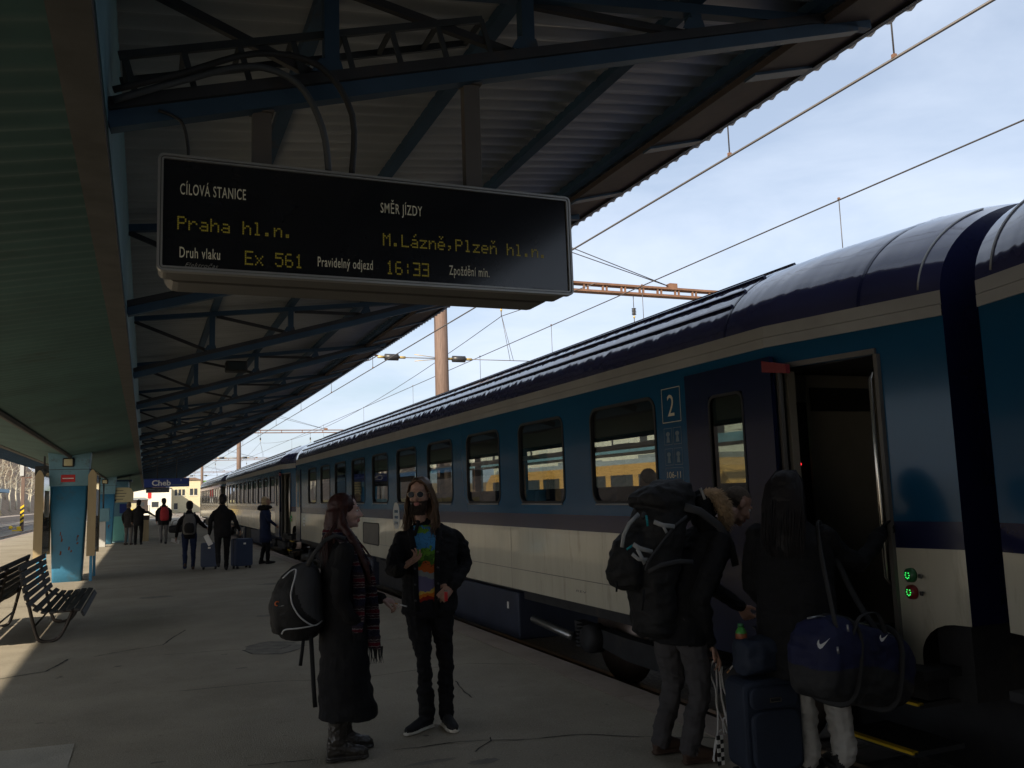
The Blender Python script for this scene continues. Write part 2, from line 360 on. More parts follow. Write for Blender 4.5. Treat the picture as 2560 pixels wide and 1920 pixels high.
crack([(1.50, 5.80), (1.98, 5.78), (2.72, 5.52), (3.46, 5.02)], .014)
crack([(0.6, 5.95), (1.02, 5.86)], .012)
crack([(1.98, 5.5), (2.15, 5.7), (2.18, 5.78)], .012)
crack([(0.2, 8.5), (1.0, 8.45), (1.9, 8.2), (2.9, 8.3), (3.47, 7.9)], .012)
crack([(-0.5, 10.9), (0.2, 11.3), (0.5, 12.4)], .02)
crack([(2.45, 6.9), (2.55, 7.6)], .012)
crack([(-1.4, 10.0), (-0.9, 10.2), (-0.75, 10.9)], .03)
crack([(0.4, 15.2), (1.6, 15.4), (3.4, 14.8)], .018)
crack([(-1.0, 19.3), (0.8, 19.6), (3.4, 19.2)], .022)
crack([(-5, 25), (0, 25.4), (3.4, 25.2)], .03); crack([(-6, 17), (-3, 17.2), (-1.6, 16.9)], .03)
def blotch(cx, cy, rx, ry, m, name, z=.0025, n=26, j=.18):
    vs = [(cx, cy, z)]
    for i in range(n):
        a = 2*math.pi*i/n; k = 1+random.uniform(-j, j); vs.append((cx+rx*k*math.cos(a), cy+ry*k*math.sin(a), z))
    MB().add(vs, [(0, i+1, (i+1) % n+1) for i in range(n)]).build(name, m, plat)
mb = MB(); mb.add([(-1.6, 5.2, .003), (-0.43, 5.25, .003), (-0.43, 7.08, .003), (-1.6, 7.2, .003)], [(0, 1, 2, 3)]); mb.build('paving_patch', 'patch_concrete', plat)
mat('stain', (0.22, 0.20, 0.165), 0.8, var=0.25, vscale=8)
blotch(1.34, 10.35, .30, .46, 'stain', 'paving_patch', .0022, 30, .05)
crack([(1.02, 10.4), (1.1, 10.05), (1.36, 9.9), (1.6, 10.1)], .022); crack([(1.08, 10.6), (1.34, 10.8), (1.62, 10.55)], .018); crack([(1.15, 10.35), (1.4, 10.2), (1.55, 10.4), (1.3, 10.55)], .016); crack([(0.2, 10.6), (1.0, 10.45)], .012); crack([(1.62, 10.3), (2.6, 10.1), (3.4, 10.2)], .010)
for (x, y, a, b) in [(1.65, 5.45, .16, .035), (1.5, 5.2, .12, .04), (1.95, 5.3, .1, .05), (0.9, 9.3, .06, .03), (2.2, 9.6, .1, .05), (0.1, 6.3, .05, .02), (2.6, 11.5, .2, .1), (1.7, 13.2, .25, .12), (0.2, 17, .3, .2), (2.4, 18, .35, .2)]:
    blotch(x, y, a, b, 'stain', 'stain')
# tracks (ballast bed, sleepers, rails)
def track(xc, y0, y1, name, sl=True):
    t = MB(); t.extr([(xc-2.1, -.66), (xc-1.5, -.50), (xc+1.5, -.50), (xc+2.1, -.66)], y0, y1, 'Y'); b = struct(t.build('track_bed', 'ballast'))
    for s in (-1, 1):
        x = xc+s*.75; MB().extr([(x-.07, -.50), (x+.07, -.50), (x+.012, -.47), (x+.012, -.40), (x+.036, -.39), (x+.036, RZ), (x-.036, RZ), (x-.036, -.39), (x-.012, -.40), (x-.012, -.47)], y0, y1, 'Y').build('rail', 'rail_steel', b)
    if sl:
        m = MB().box(-1.25, 1.25, -.12, .12, -.56, -.485).mesh('sleeper', 'sleeper')
        for k in range(sl[0], sl[1]): inst(m, 'sleeper', b, (xc, k*.62, 0))
track(5.45, -24, 260, 'a', (2, 12)); track(10.2, -24, 260, 'b', None)
track(-8.6, 20, 300, 'c', (95, 190)); track(-13.4, 20, 300, 'd', (120, 190)); track(-18.2, 20, 300, 'e', None)
track(15.0, 0, 260, 'f', None); track(20.0, 0, 260, 'g', None); track(25.2, 0, 260, 'h', None)

# ------------------------------------------------------------------ platform canopy
can = empty('platform_canopy', (XC, 0, 0)); tag(can, 'long platform canopy with corrugated sheets on dark blue steel trusses', 'canopy')
CAN = can; OFF = Vector((-XC, 0, 0))
def cbuild(mb, name, mats, bevel=0): 
    o = mb.build(name, mats, can, bevel); o.location = (-XC, 0, 0); return o
Y0, NB, BAY = -21.1, 34, 3.5      # first truss line, number of bays
YT = [Y0+BAY*k for k in range(NB+1)]; Y1 = YT[-1]
zl = lambda x: 3.143+.285*x       # lower chord
zu = lambda x: 3.72+.115*x        # upper chord
XB, XO = -0.15, 3.86              # spine beam face, canopy edge
for side in (0, 1):
    fx = (lambda x: x) if side == 0 else (lambda x: 2*XC-x)
    mb = MB(); mb.box(min(fx(XB), fx(XB-.075)), max(fx(XB), fx(XB-.075)), Y0, Y1, 3.02, 3.86); cbuild(mb, 'spine_beam', 'beam_blue')
    mb = MB(); mb.box(min(fx(-.155), fx(-.27)), max(fx(-.155), fx(-.27)), Y0, Y1, 2.975, 3.018); cbuild(mb, 'beam_flange', 'strip_grey')
# corrugated soffit on both slopes of the spine, one sheet per bay, shared mesh
def soffit_mesh():
    mb = MB(); n = 138; vs = []
    for i in range(n+1):
        y = BAY*i/n; dz = .010*math.cos(2*math.pi*i/6)
        vs += [(0, y, 2.75+dz), (1.30, y, 2.995+dz)]
    mb.add(vs, [(2*i, 2*i+1, 2*i+3, 2*i+2) for i in range(n)], 0, True)
    return mb.mesh('soffit_sheet', 'soffit_green')
sm_ = soffit_mesh()
for k in range(NB):
    inst(sm_, 'soffit_sheet', can, (0, YT[k], 0)); inst(sm_, 'soffit_sheet', can, (0, YT[k]+BAY, 0), (0, 0, R(180)))
mb = MB(); mb.extr([(XC-.05, 2.735), (XC+.05, 2.735), (XC+.02, 2.70), (XC-.02, 2.70)], Y0, Y1, 'Y'); cbuild(mb, 'spine_rib', 'strip_grey')
mb = MB(); mb.box(XC-1.42, XC+1.42, Y0, Y1, 3.865, 3.90); cbuild(mb, 'spine_deck', 'roof_sheet')
# corrugated roof sheets, one per bay on either wing
def roof_mesh():
    mb = MB(); nw = 24; sub = 6; vs = []; n = nw*sub
    for i in range(n+1):
        y = BAY*i/n; dz = .018*math.cos(2*math.pi*i/sub)
        for (x, z0) in ((XB-XC, zu(XB)+.078), (XO-XC, zu(XO)+.062)):
            vs += [(x, y, z0+dz), (x, y, z0+dz+.004)]
    fs = []
    for i in range(n):
        a = 4*i; fs += [(a, a+2, a+6, a+4), (a+1, a+5, a+7, a+3), (a+2, a+3, a+7, a+6)]
    mb.add(vs, fs, 0, True); return mb.mesh('roof_sheet', 'roof_sheet')
rm_ = roof_mesh()
for k in range(NB):
    inst(rm_, 'roof_sheet', can, (0, YT[k], 0)); inst(rm_, 'roof_sheet', can, (0, YT[k]+BAY, 0), (0, 0, R(180)))
# purlins
for side in (0, 1):
    fx = (lambda x: x) if side == 0 else (lambda x: 2*XC-x)
    for x in (.69, 1.55, 2.46, 3.20):
        z = zu(x)+.045; a = fx(x-.035); b = fx(x+.035)
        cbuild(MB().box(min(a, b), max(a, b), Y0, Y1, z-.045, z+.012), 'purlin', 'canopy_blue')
    # edge fascia: an inclined board under the sheet ends, with brackets
    p = [(3.25, zu(3.25)-.02), (3.27, zu(3.25)-.05), (3.80, zu(3.80)+.030), (3.80, zu(3.80)+.040)]
    cbuild(MB().extr([(fx(a), b) for a, b in p], Y0, Y1, 'Y'), 'fascia_board', 'fascia_brown')
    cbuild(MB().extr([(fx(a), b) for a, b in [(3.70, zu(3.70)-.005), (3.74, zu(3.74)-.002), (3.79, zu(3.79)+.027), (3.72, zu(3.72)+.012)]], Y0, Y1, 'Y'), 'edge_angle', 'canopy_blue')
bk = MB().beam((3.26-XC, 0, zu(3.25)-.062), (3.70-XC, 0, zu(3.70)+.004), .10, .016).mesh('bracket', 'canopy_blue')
for k in range(NB*3):
    y = Y0+BAY*(k+.5)/3
    if -4 < y < 60: inst(bk, 'bracket', can, (0, y, 0))
# trusses: lower chord (double angle), upper chord, posts, diagonals
XV = (.67, 1.55, 2.46)
def chord(mb, f, x0, x1, w, h): mb.beam((x0-XC, 0, f(x0)), (x1-XC, 0, f(x1)), w, h)
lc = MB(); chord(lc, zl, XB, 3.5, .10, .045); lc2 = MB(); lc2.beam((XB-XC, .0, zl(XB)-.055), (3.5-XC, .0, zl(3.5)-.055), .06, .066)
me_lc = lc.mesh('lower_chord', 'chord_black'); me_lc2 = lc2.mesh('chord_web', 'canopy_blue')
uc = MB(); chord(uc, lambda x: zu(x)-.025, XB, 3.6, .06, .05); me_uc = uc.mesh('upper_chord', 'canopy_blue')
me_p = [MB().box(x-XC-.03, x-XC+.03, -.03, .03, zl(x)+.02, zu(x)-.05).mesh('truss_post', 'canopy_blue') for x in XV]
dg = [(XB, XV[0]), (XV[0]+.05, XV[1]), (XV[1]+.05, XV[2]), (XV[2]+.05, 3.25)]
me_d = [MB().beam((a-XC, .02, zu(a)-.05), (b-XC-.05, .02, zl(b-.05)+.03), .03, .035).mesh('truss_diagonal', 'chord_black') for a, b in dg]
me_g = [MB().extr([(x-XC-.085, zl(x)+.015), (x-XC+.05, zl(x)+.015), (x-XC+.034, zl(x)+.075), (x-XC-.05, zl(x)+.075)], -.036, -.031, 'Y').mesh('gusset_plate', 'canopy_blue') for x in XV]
allm = [('gusset_plate', m) for m in me_g]+[('lower_chord', me_lc), ('chord_web', me_lc2), ('upper_chord', me_uc)]+[('truss_post', m) for m in me_p]+[('truss_diagonal', m) for m in me_d[:3]]
def joined(ms):
    bm = bmesh.new()
    mats = []; 
    for m in ms:
        k = len(bm.faces); bm.from_mesh(m); bm.faces.ensure_lookup_table()
        if m.materials[0] not in mats: mats.append(m.materials[0])
        for f in bm.faces[k:]: f.material_index = mats.index(m.materials[0])
    me = bpy.data.meshes.new('truss'); bm.to_mesh(me); bm.free()
    for m in mats: me.materials.append(m)
    return me
me_tr = joined([m for _, m in allm])
for k, y in enumerate(YT):
    if -2 < y < 50:
        t = empty('truss', (0, y, 0), 0, can)
        for nm, m in allm: inst(m, nm, t)
    else: inst(me_tr, 'truss', can, (0, y, 0))
    if 16 < y: inst(me_tr, 'truss', can, (0, y, 0), (0, 0, R(180)))
    elif y < 16: inst(me_tr, 'truss', can, (0, y, 0), (0, 0, R(180)))
# columns
def column(yc, label):
    c = empty('canopy_column', (XC, yc, 0)); tag(c, label, 'column', 'blue columns along the middle of the platform')
    mb = MB(); n = 9
    hw = lambda z: .29+.085*(z/2.1); prof = [(0, hw(0)), (.5, hw(.5)), (1.2, hw(1.2)), (2.1, hw(2.1))]
    def ring(z, a, d, r=.05):
        out = []
        for (sx, sy) in ((1, -1), (1, 1), (-1, 1), (-1, -1)):
            for k in range(4):
                t = k/3*math.pi/2; bx, by = {(1, -1): (math.sin(t), -math.cos(t)), (1, 1): (math.cos(t), math.sin(t)), (-1, 1): (-math.sin(t), math.cos(t)), (-1, -1): (-math.cos(t), -math.sin(t))}[(sx, sy)]
                out.append((sx*(a-r)+bx*r, sy*(d-r)+by*r, z))
        return out
    zs = [(0, hw(0), .24), (.6, hw(.6), .24), (1.3, hw(1.3), .24), (2.08, hw(2.1), .24)]
    vs = [p for z, a, d in zs for p in ring(z, a, d)]; m = 16
    fs = [(i*m+j, i*m+(j+1) % m, (i+1)*m+(j+1) % m, (i+1)*m+j) for i in range(3) for j in range(m)]+[tuple(range(m-1, -1, -1)), tuple(range(3*m, 4*m))]
    MB().add(vs, fs, 0, True).build('shaft', 'column_blue', c)
    MB().extr([(-.385, 2.082), (.385, 2.082), (.40, 2.45), (.42, 2.735), (.43, 2.83), (-.43, 2.83), (-.42, 2.735), (-.40, 2.45)], -.262, .262, 'Y').build('capital', 'beam_blue', c, .012)
    MB().box(-.43, .43, -.268, .268, 2.44, 2.452).build('joint', 'strip_grey', c)
    for k in range(9):
        x, z = random.uniform(-.15, .22), random.uniform(.45, 1.1); h = random.uniform(.02, .07); w = random.uniform(.008, .03)
        MB().add([(x-w, -.2425, z-h), (x+w*.6, -.2425, z-h*.8), (x+w, -.2425, z+h*.6), (x-w*.3, -.2425, z+h)], [(0, 1, 2, 3)]).build('rust_spot', 'rust', c)
    l = empty('wall_lamp', (-.02, -.262, 2.60), 0, c)
    MB().box(-.12, .12, -.05, 0, -.10, .10).build('lamp_housing', 'black_paint', l, .03); MB().box(-.085, .085, -.075, -.052, -.075, .075).build('diffuser', 'cream_board', l, .02)
    return c
c1 = column(22.0, 'blue concrete column with square lamp and red plate beside the benches')
MB().box(-.16, .12, -.272, -.2635, 2.17, 2.33).build('red_plate', 'red_paint', c1); MB().box(-.13, .09, -.275, -.2725, 2.24, 2.26).build('plate_lettering', 'white_paint', c1)
c2 = column(41.0, 'blue concrete column behind the pale electrical cabinet'); column(3.0, 'blue concrete column next to the departure board'); column(60.0, 'blue concrete column beyond the turquoise kiosk')
MB().box(-.2, .2, -.01, 0, -.2, .2)

# unseen building added behind the viewer to shade the near train end
wr = empty('shade_block', (-1.75, -8, 0)); tag(wr, 'unseen blue walled block added under the canopy to shade the near coach', 'building')
MB().box(-1.15, 1.15, -9, 6.2, .0, 2.66).build('wall', 'beam_blue', wr); MB().box(-1.17, 1.17, -9.02, 6.22, .0, .25).build('plinth', 'strip_grey', wr)
for k in range(4): 
    f_ = MB().box(1.152, 1.175, -8+3.4*k, -5.6+3.4*k, 1.0, 2.3).build('window', 'glass_plain', wr); MB().box(1.15, 1.20, -8.05+3.4*k, -5.55+3.4*k, .94, .998).build('sill', 'cabinet_grey', f_)
# ================================================================== passenger train
LEN = 23.6; HW = 1.41
def tap(y):
    d = min(y, LEN-y)
    return 1-(.30/HW)*max(0, 1-max(d, 0)/1.25) if d < 1.25 else 1.0
def tv(mb): mb.v = [(x*tap(y), y, z) for x, y, z in mb.v]; return mb
def roof_pt(t, k=1.0, off=0.0):
    n = 1.88; c, s = math.cos(t), math.sin(t)
    return (-(HW+.005+off)*math.copysign(abs(c)**(2/n), c), 2.75+(.725+off)*abs(s)**(2/n)*k)
m_ = mat('coach_roof', (0.030, 0.032, 0.080), 0.10, spec=0.6, var=0.15, vscale=1.5, coat=0.55)
n_ = m_.node_tree.nodes; l_ = m_.node_tree.links.new
tc_ = n_.new('ShaderNodeTexCoord'); mp_ = n_.new('ShaderNodeMapping'); mp_.inputs['Scale'].default_value = (.9, 6.0, 1.2); l_(tc_.outputs['Object'], mp_.inputs[0])
nz_ = n_.new('ShaderNodeTexNoise'); nz_.inputs['Scale'].default_value = 1.0; nz_.inputs['Detail'].default_value = 1.2; l_(mp_.outputs[0], nz_.inputs['Vector'])
bp_ = n_.new('ShaderNodeBump'); bp_.inputs['Strength'].default_value = .30; bp_.inputs['Distance'].default_value = .03
l_(nz_.outputs['Fac'], bp_.inputs['Height']); l_(bp_.outputs[0], n_['Principled BSDF'].inputs['Normal']); l_(bp_.outputs[0], n_['Principled BSDF'].inputs['Coat Normal'])
WC = [3.35+1.82*k for k in range(10)]; WW = 1.16; WB, WT = 1.53, 2.40
FARW = [(1.98+2.6*k, 4.18+2.6*k) for k in range(7)]
def rrect(cx, cz, w, h, r, n=5):
    out = []
    for (sx, sz, a0) in ((1, 1, 0), (-1, 1, 90), (-1, -1, 180), (1, -1, 270)):
        for k in range(n+1):
            a = R(a0+90*k/n); out.append((cx+sx*(w/2-r)+r*math.cos(a), cz+sz*(h/2-r)+r*math.sin(a)))
    return out
def ring_mesh(w, h, r, t, x0, x1, name, m):
    # a flat frame round an opening, proud of the wall: outside ring (w+2t), inside (w, h)
    a = rrect(0, 0, w+2*t, h+2*t, r+t); b = rrect(0, 0, w, h, r); n = len(a)
    vs = [(x0, p, q) for p, q in a]+[(x0, p, q) for p, q in b]+[(x1, p, q) for p, q in b]+[(x1, p, q) for p, q in a]
    fs = []
    for i in range(n):
        j = (i+1) % n
        fs += [(i, j, n+j, n+i), (n+i, n+j, 2*n+j, 2*n+i), (3*n+i, 3*n+j, j, i)]
    return MB().add(vs, fs).mesh(name, m)
def corner_fill(w, h, r, x, name, m):
    # the four wall-coloured corner pieces that round a rectangular opening
    mb = MB(); k = 5
    for (sy, sz) in ((1, 1), (-1, 1), (-1, -1), (1, -1)):
        vs = [(x, sy*w/2, sz*h/2)]
        for i in range(k+1):
            a = R(90*i/k); vs.append((x, sy*(w/2-r+r*math.cos(a)), sz*(h/2-r+r*math.sin(a))))
        mb.add(vs, [(0, i+1, i+2) for i in range(k)])
    return mb.mesh(name, m)
WH = WT-WB
me_frame = ring_mesh(WW, WH, .10, .028, -.008, .03, 'window_frame', 'rubber')
me_fill = corner_fill(WW+.002, WH+.002, .10, .0, 'window_corner', 'coach_blue')
me_pane = MB().add([(0, -WW/2, -WH/2), (0, WW/2, -WH/2), (0, WW/2, WH/2), (0, -WW/2, WH/2)], [(0, 1, 2, 3)]).mesh('pane', 'coach_glass')
me_sill = MB().tube([(-.012, -WW/2+.05, -WH/2-.033), (-.012, WW/2-.05, -WH/2-.033)], .008, 6).mesh('sill', 'coach_grey')
me_seat = MB().extr([(-.05, .60), (.45, .60), (.47, .98), (.10, .95), (-.02, 1.62), (-.13, 1.66), (-.10, .95)], -1.25, -.25, 'X').mesh('seat', 'seat_cloth')
def coach(name, label, yw, detail=2, door_open=True):
    c = empty(name, (5.45, yw, 0)); tag(c, label, 'railway coach', 'coaches of the blue and cream train')
    DO = (.44, 1.14) if door_open else None
    ycut = {0, .15, .3, .6, .9, 1.25, LEN, LEN-.15, LEN-.3, LEN-.6, LEN-.9, LEN-1.25}
    near = [(w-WW/2, w+WW/2, WB, WT) for w in WC]
    holes = list(near)
    if DO: holes.append((DO[0], DO[1], .45, 2.43)); holes.append((1.49, 1.87, WB, WT))
    zc = [.51, .56, .80, 1.23, 1.39, WB, WT, 2.43, 2.60]
    mi = lambda z: 0 if z < 1.23 else (1 if z < 1.39 else 2)
    def side(x, holes, rev):
        ys = set(ycut)
        for h in holes: ys |= {h[0], h[1]}
        ys = sorted(ys); mb = MB()
        for a, b in zip(ys[:-1], ys[1:]):
            for z0, z1 in zip(zc[:-1], zc[1:]):
                ym, zm = (a+b)/2, (z0+z1)/2
                if any(h[0] < ym < h[1] and h[2] < zm < h[3] for h in holes): continue
                if zm < .80 and ym < .30: continue       # the skirt is cut away at the coach end
                mb.add([(x, a, z0), (x, b, z0), (x, b, z1), (x, a, z1)], [(0, 1, 2, 3)], mi(zm))
        return tv(mb)
    side(-HW, holes, False).build('side_wall', ['coach_cream', 'coach_navy', 'coach_blue'], c)
    side(HW, [(a, b, WB, WT) for a, b in FARW], True).build('side_wall', ['coach_cream', 'coach_navy', 'coach_blue'], c)
    fl = MB(); k_ = tap(.2)
    arcq = [(.30-.20+.20*math.sin(R(a)), .60+.20*math.cos(R(a))) for a in range(0, 91, 15)]
    fl.add([(-HW*tap(.3)-.001, .302, .802)]+[(-HW*tap(y)-.001, y, z) for y, z in arcq], [(0, i+1, i+2) for i in range(len(arcq)-1)]); fl.build('skirt_corner', 'coach_cream', c)
    # cornice rail with a fine groove, then the roof
    for s in (-1, 1):
        mb = MB(); ys = sorted(ycut | {2.5*k for k in range(1, 9)})
        for a, b in zip(ys[:-1], ys[1:]):
            for (z0, z1, o) in ((2.60, 2.668, .014), (2.672, 2.752, .010)):
                x0, x1 = s*(HW-.01), s*(HW+o); mb.add([(x, y, z) for y in (a, b) for (x, z) in ((x0, z0), (x1, z0), (x1, z1), (x0, z1))], [(0, 1, 5, 4), (1, 2, 6, 5), (2, 3, 7, 6)])
        tv(mb).build('cornice', 'coach_grey', c)
    mb = MB(); ys = [0, .05, .12, .25, .45, .7, 1.0, 1.25]+[1.25+(LEN-2.5)*k/40 for k in range(1, 41)]+[LEN-1.0, LEN-.7, LEN-.45, LEN-.25, LEN-.12, LEN-.05, LEN]
    ef = lambda y: (lambda d: 1.0 if d > .5 else .90+.10*math.sin(min(1, d/.5)*math.pi/2))(min(y, LEN-y))
    NT = 40; rnd = random.Random(5)
    vs = []
    for y in ys:
        for i in range(NT+1):
            x, z = roof_pt(math.pi*i/NT, ef(y)); vs.append((x, y, z))
    mb.add(vs, [(r*(NT+1)+i, r*(NT+1)+i+1, (r+1)*(NT+1)+i+1, (r+1)*(NT+1)+i) for r in range(len(ys)-1) for i in range(NT)], 0, True)
    roof = tv(mb).build('roof', 'coach_roof', c)
    for t in (22, 33, 45, 60, 79, 101, 120, 135, 147, 158):     # stiffening ribs on the roof
        mb = MB(); t = R(t); p = [roof_pt(t-.012, 1, -.002), roof_pt(t-.010, 1, .022), roof_pt(t+.010, 1, .022), roof_pt(t+.012, 1, -.002)]
        MB().extr(p, 1.72, LEN-1.72, 'Y').build('roof_rib', 'coach_navy', roof)
    for s in (-1, 1):
        vs = []
        for i in range(15):
            x, z = roof_pt(R(3+4.2*i), ef(.13), .006); vs.append((s*-x*tap(.13), .13, z))
        MB().tube(vs, .006, 6).build('corner_seal', 'coach_grey', roof)
    for yy in (.52, 1.70, LEN-1.70):
        mb = MB(); vs = []
        for y in (yy-.012, yy+.012):
            for i in range(NT+1): x, z = roof_pt(math.pi*i/NT, ef(yy), .004); vs.append((x*tap(y), y, z))
        mb.add(vs, [(i, i+1, NT+2+i, NT+1+i) for i in range(NT)], 0, True).build('roof_seam', 'coach_navy', roof)
    # end walls, gangway bellows
    for yy in (.0, LEN):
        poly = [roof_pt(math.pi*i/NT, .90) for i in range(NT+1)]; k = tap(yy)
        poly = [(x*k, z) for x, z in poly]+[(HW*k, .80), (-HW*k, .80)]
        s = 1 if yy == 0 else -1
        MB().add([(x, yy, z) for x, z in poly], [tuple(range(len(poly)))]).build('end_wall', 'coach_navy', c)
        b = MB()
        for q in range(4):
            y0 = yy-s*(.02+.055*q); o = .03 if q % 2 else 0
            b.box(-.62-o, .62+o, min(y0, y0-s*.05), max(y0, y0-s*.05), .55, 2.85+o)
        b.build('gangway', 'rubber', c)
    # windows of the near side
    for k, w in enumerate(WC):
        wo = empty('window', (-HW, w, (WB+WT)/2), 0, c)
        inst(me_frame, 'window_frame', wo); inst(me_pane, 'pane', wo, (.02, 0, 0)); inst(me_fill, 'window_corner', wo, (-.0015, 0, 0)); inst(me_sill, 'sill', wo)
    for a, b in FARW:
        p = inst(me_pane, 'far_pane', c, (HW-.02, (a+b)/2, (WB+WT)/2), (0, 0, 0), (1, (b-a)/WW, 1))
    # interior
    mb = MB(); mb.box(-HW+.04, HW-.04, 1.66, LEN-1.6, .55, .60); mb.box(-1.0, 1.0, .1, 1.3, 2.47, 2.50); mb.box(-HW+.03, HW-.03, 1.3, LEN-1.3, 2.47, 2.50); mb.box(-HW+.04, HW-.04, 1.60, 1.63, 2.2, 2.47); mb.box(-HW+.04, HW-.04, LEN-1.6, LEN-1.57, .6, 2.47)
    mb.build('interior_lining', 'interior_dark', c)
    if detail > 1:
        for k in range(9):
            inst(me_seat, 'seat', c, (0, 3.9+1.82*k, 0)); inst(me_seat, 'seat', c, (1.45, 4.3+1.82*k, 0))
        MB().box(-HW+.05, -HW+.30, 2.6, LEN-2, 2.02, 2.05).build('luggage_rack', 'steel_pipe', c)
    # underframe
    mb = MB(); mb.box(-1.22, 1.22, .25, LEN-.25, .36, .52); mb.build('underframe', 'under_dark', c)
    for yy in (.3, LEN-2.0): MB().box(-.35, 1.3, yy, yy+1.7, -.30, .36).build('equipment_or_blocker', 'under_dark', c)  # boxes added on the far half to block light behind the coach ends
    MB().box(-1.05, 1.05, .06, .3, .36, .80).build('headstock', 'under_dark', c); MB().box(-1.05, 1.05, LEN-.3, LEN-.06, .36, .80).build('headstock', 'under_dark', c)
    MB().box(-1.30, 1.30, 6.2, 10.9, -.12, .44).build('equipment_or_blocker', 'under_navy', c, .02)
    MB().box(-1.27, 1.27, 11.3, 13.2, -.05, .44).build('equipment_or_blocker', 'under_dark', c, .02)
    MB().box(-1.30, 1.30, 13.6, 17.4, -.10, .44).build('equipment_or_blocker', 'under_navy', c, .02)
    MB().tube([(-1.24, 5.9, .16), (-1.24, 4.9, .10)], .045, 10).build('exhaust_pipe', 'steel_pipe', c)
    for yb in (3.4, LEN-3.4):
        bo = empty('bogie', (0, yb, 0), 0, c)
        f = MB()
        for s in (-1, 1):
            f.extr([(-1.75, .22), (-1.75, .08), (-.6, -.04), (.6, -.04), (1.75, .08), (1.75, .22), (.6, .18), (-.6, .18)], s*1.02-.06, s*1.02+.06, 'X')
        f.box(-1.0, 1.0, -.18, .18, -.02, .30); f.build('bogie_frame', 'under_dark', bo)
        for dy in (-1.25, 1.25):
            w = MB()
            for s in (-1, 1): w.lathe([(.0, -.07), (.46, -.07), (.46, .05), (.49, .052), (.49, .07), (.0, .07)], (s*-.75*1.0, dy, RZ+.46), 28, 0, 'X')
            w.tube([(-1.0, dy, RZ+.46), (1.0, dy, RZ+.46)], .08, 10); w.build('wheelset', 'rail_steel', bo)
            for s in (-1, 1):
                MB().lathe([(0, -.09), (.13, -.09), (.15, -.03), (.15, .09), (0, .09)], (s*1.12, dy, RZ+.46), 16, 0, 'X').build('axle_box', 'under_dark', bo)
                sp = MB()
                for q in range(6): sp.lathe([(.06, -.015), (.085, 0), (.06, .015)], (s*1.12, dy+.23, .0+.04*q), 12); 
                sp.build('spring', 'under_dark', bo)
    # doorway with the plug door slid open along the side, steps and grab rail
    if DO:
        d = empty('door', (-HW, 1.67, 0), 0, c)
        mb = MB(); y0, y1 = -.52, .53; wy0, wy1 = -.20, .22
        for (a, b, z0, z1) in ((y0, wy0, .42, 2.52), (wy1, y1, .42, 2.52), (wy0, wy1, .42, 1.42), (wy0, wy1, 2.32, 2.52)): mb.box(-.055, -.02, a, b, z0, z1)
        mb.build('door_leaf', 'door_navy', d)
        MB().box(-.045, -.03, wy0, wy1, 1.42, 2.32).build('door_glass', 'coach_glass', d)
        fm = ring_mesh(wy1-wy0-.03, .87, .06, .02, -.060, -.05, 'door_window_frame', 'rubber'); inst(fm, 'door_window_frame', d, (0, .01, 1.87))
        v = empty('vestibule', (0, 0, 0), 0, c)
        MB().box(-HW+.06, HW-.06, .15, 1.6, .50, .55).build('floor_plate', 'under_dark', v)
        mb = MB(); mb.box(-.80, HW-.06, 1.55, 1.60, .55, 2.46); mb.box(-HW+.05, -1.02, 1.55, 1.60, .55, 2.46); mb.box(-1.06, -.80, 1.56, 1.60, 2.25, 2.46); mb.box(.1, .15, .1, 1.55, .55, 2.46); mb.build('inner_wall', 'vestibule', v)
        MB().box(-1.06, -.78, 1.57, 1.585, .55, 2.26).build('door_panel', 'black_paint', v)
        MB().box(-HW+.10, -HW+.16, 1.155, 1.20, .55, 2.42).build('door_jamb', 'vestibule', v)
        MB().box(-.78, -.2, 1.535, 1.548, 2.18, 2.36).build('notice', 'black_paint', v)
        MB().lathe([(0, 0), (.012, 0), (.012, .006), (0, .008)], (-.938, 1.555, 1.94), 10, 0, 'Y').build('indicator_green', 'led_green', v)
        MB().lathe([(0, 0), (.012, 0), (.012, .006), (0, .008)], (-.908, 1.555, 1.78), 10, 0, 'Y').build('indicator_red', 'led_red', v)
        MB().tube([(-HW*tap(.47)+.06, .47, .95), (-HW*tap(.47)-.02, .47, 1.05), (-HW*tap(.47)-.02, .47, 2.28), (-HW*tap(.47)+.05, .47, 2.37)], .016, 10).build('grab_rail', 'chrome', c)
        mb = MB(); 
        mb.beam((-HW*tap(.44)-.006, .425, .45), (-HW*tap(.44)-.006, .425, 2.43), .03, .03); mb.beam((-HW*tap(1.14)-.006, 1.15, .45), (-HW*tap(1.14)-.006, 1.15, 2.43), .03, .03)
        mb.beam((-HW*tap(.44)-.006, .43, 2.45), (-HW*tap(1.14)-.006, 1.15, 2.45), .03, .035); mb.build('door_frame', 'sign_case', c)
        MB().extr([(.98, 2.44), (1.23, 2.50), (1.23, 2.42), (.98, 2.38)], -HW-.06, -HW-.025, 'X').build('red_lamp', 'red_dim', c)
        for (z, x) in ((.30, -1.22), (.03, -1.30)):
            st = MB(); st.box(x*.93, -.8, .40, 1.02, z-.03, z); so = st.build('step', 'under_dark', c); MB().box(x*.93-.02, x*.93+.03, .40, 1.02, z-.012, z+.004).build('step_nosing', 'yellow_paint', so)
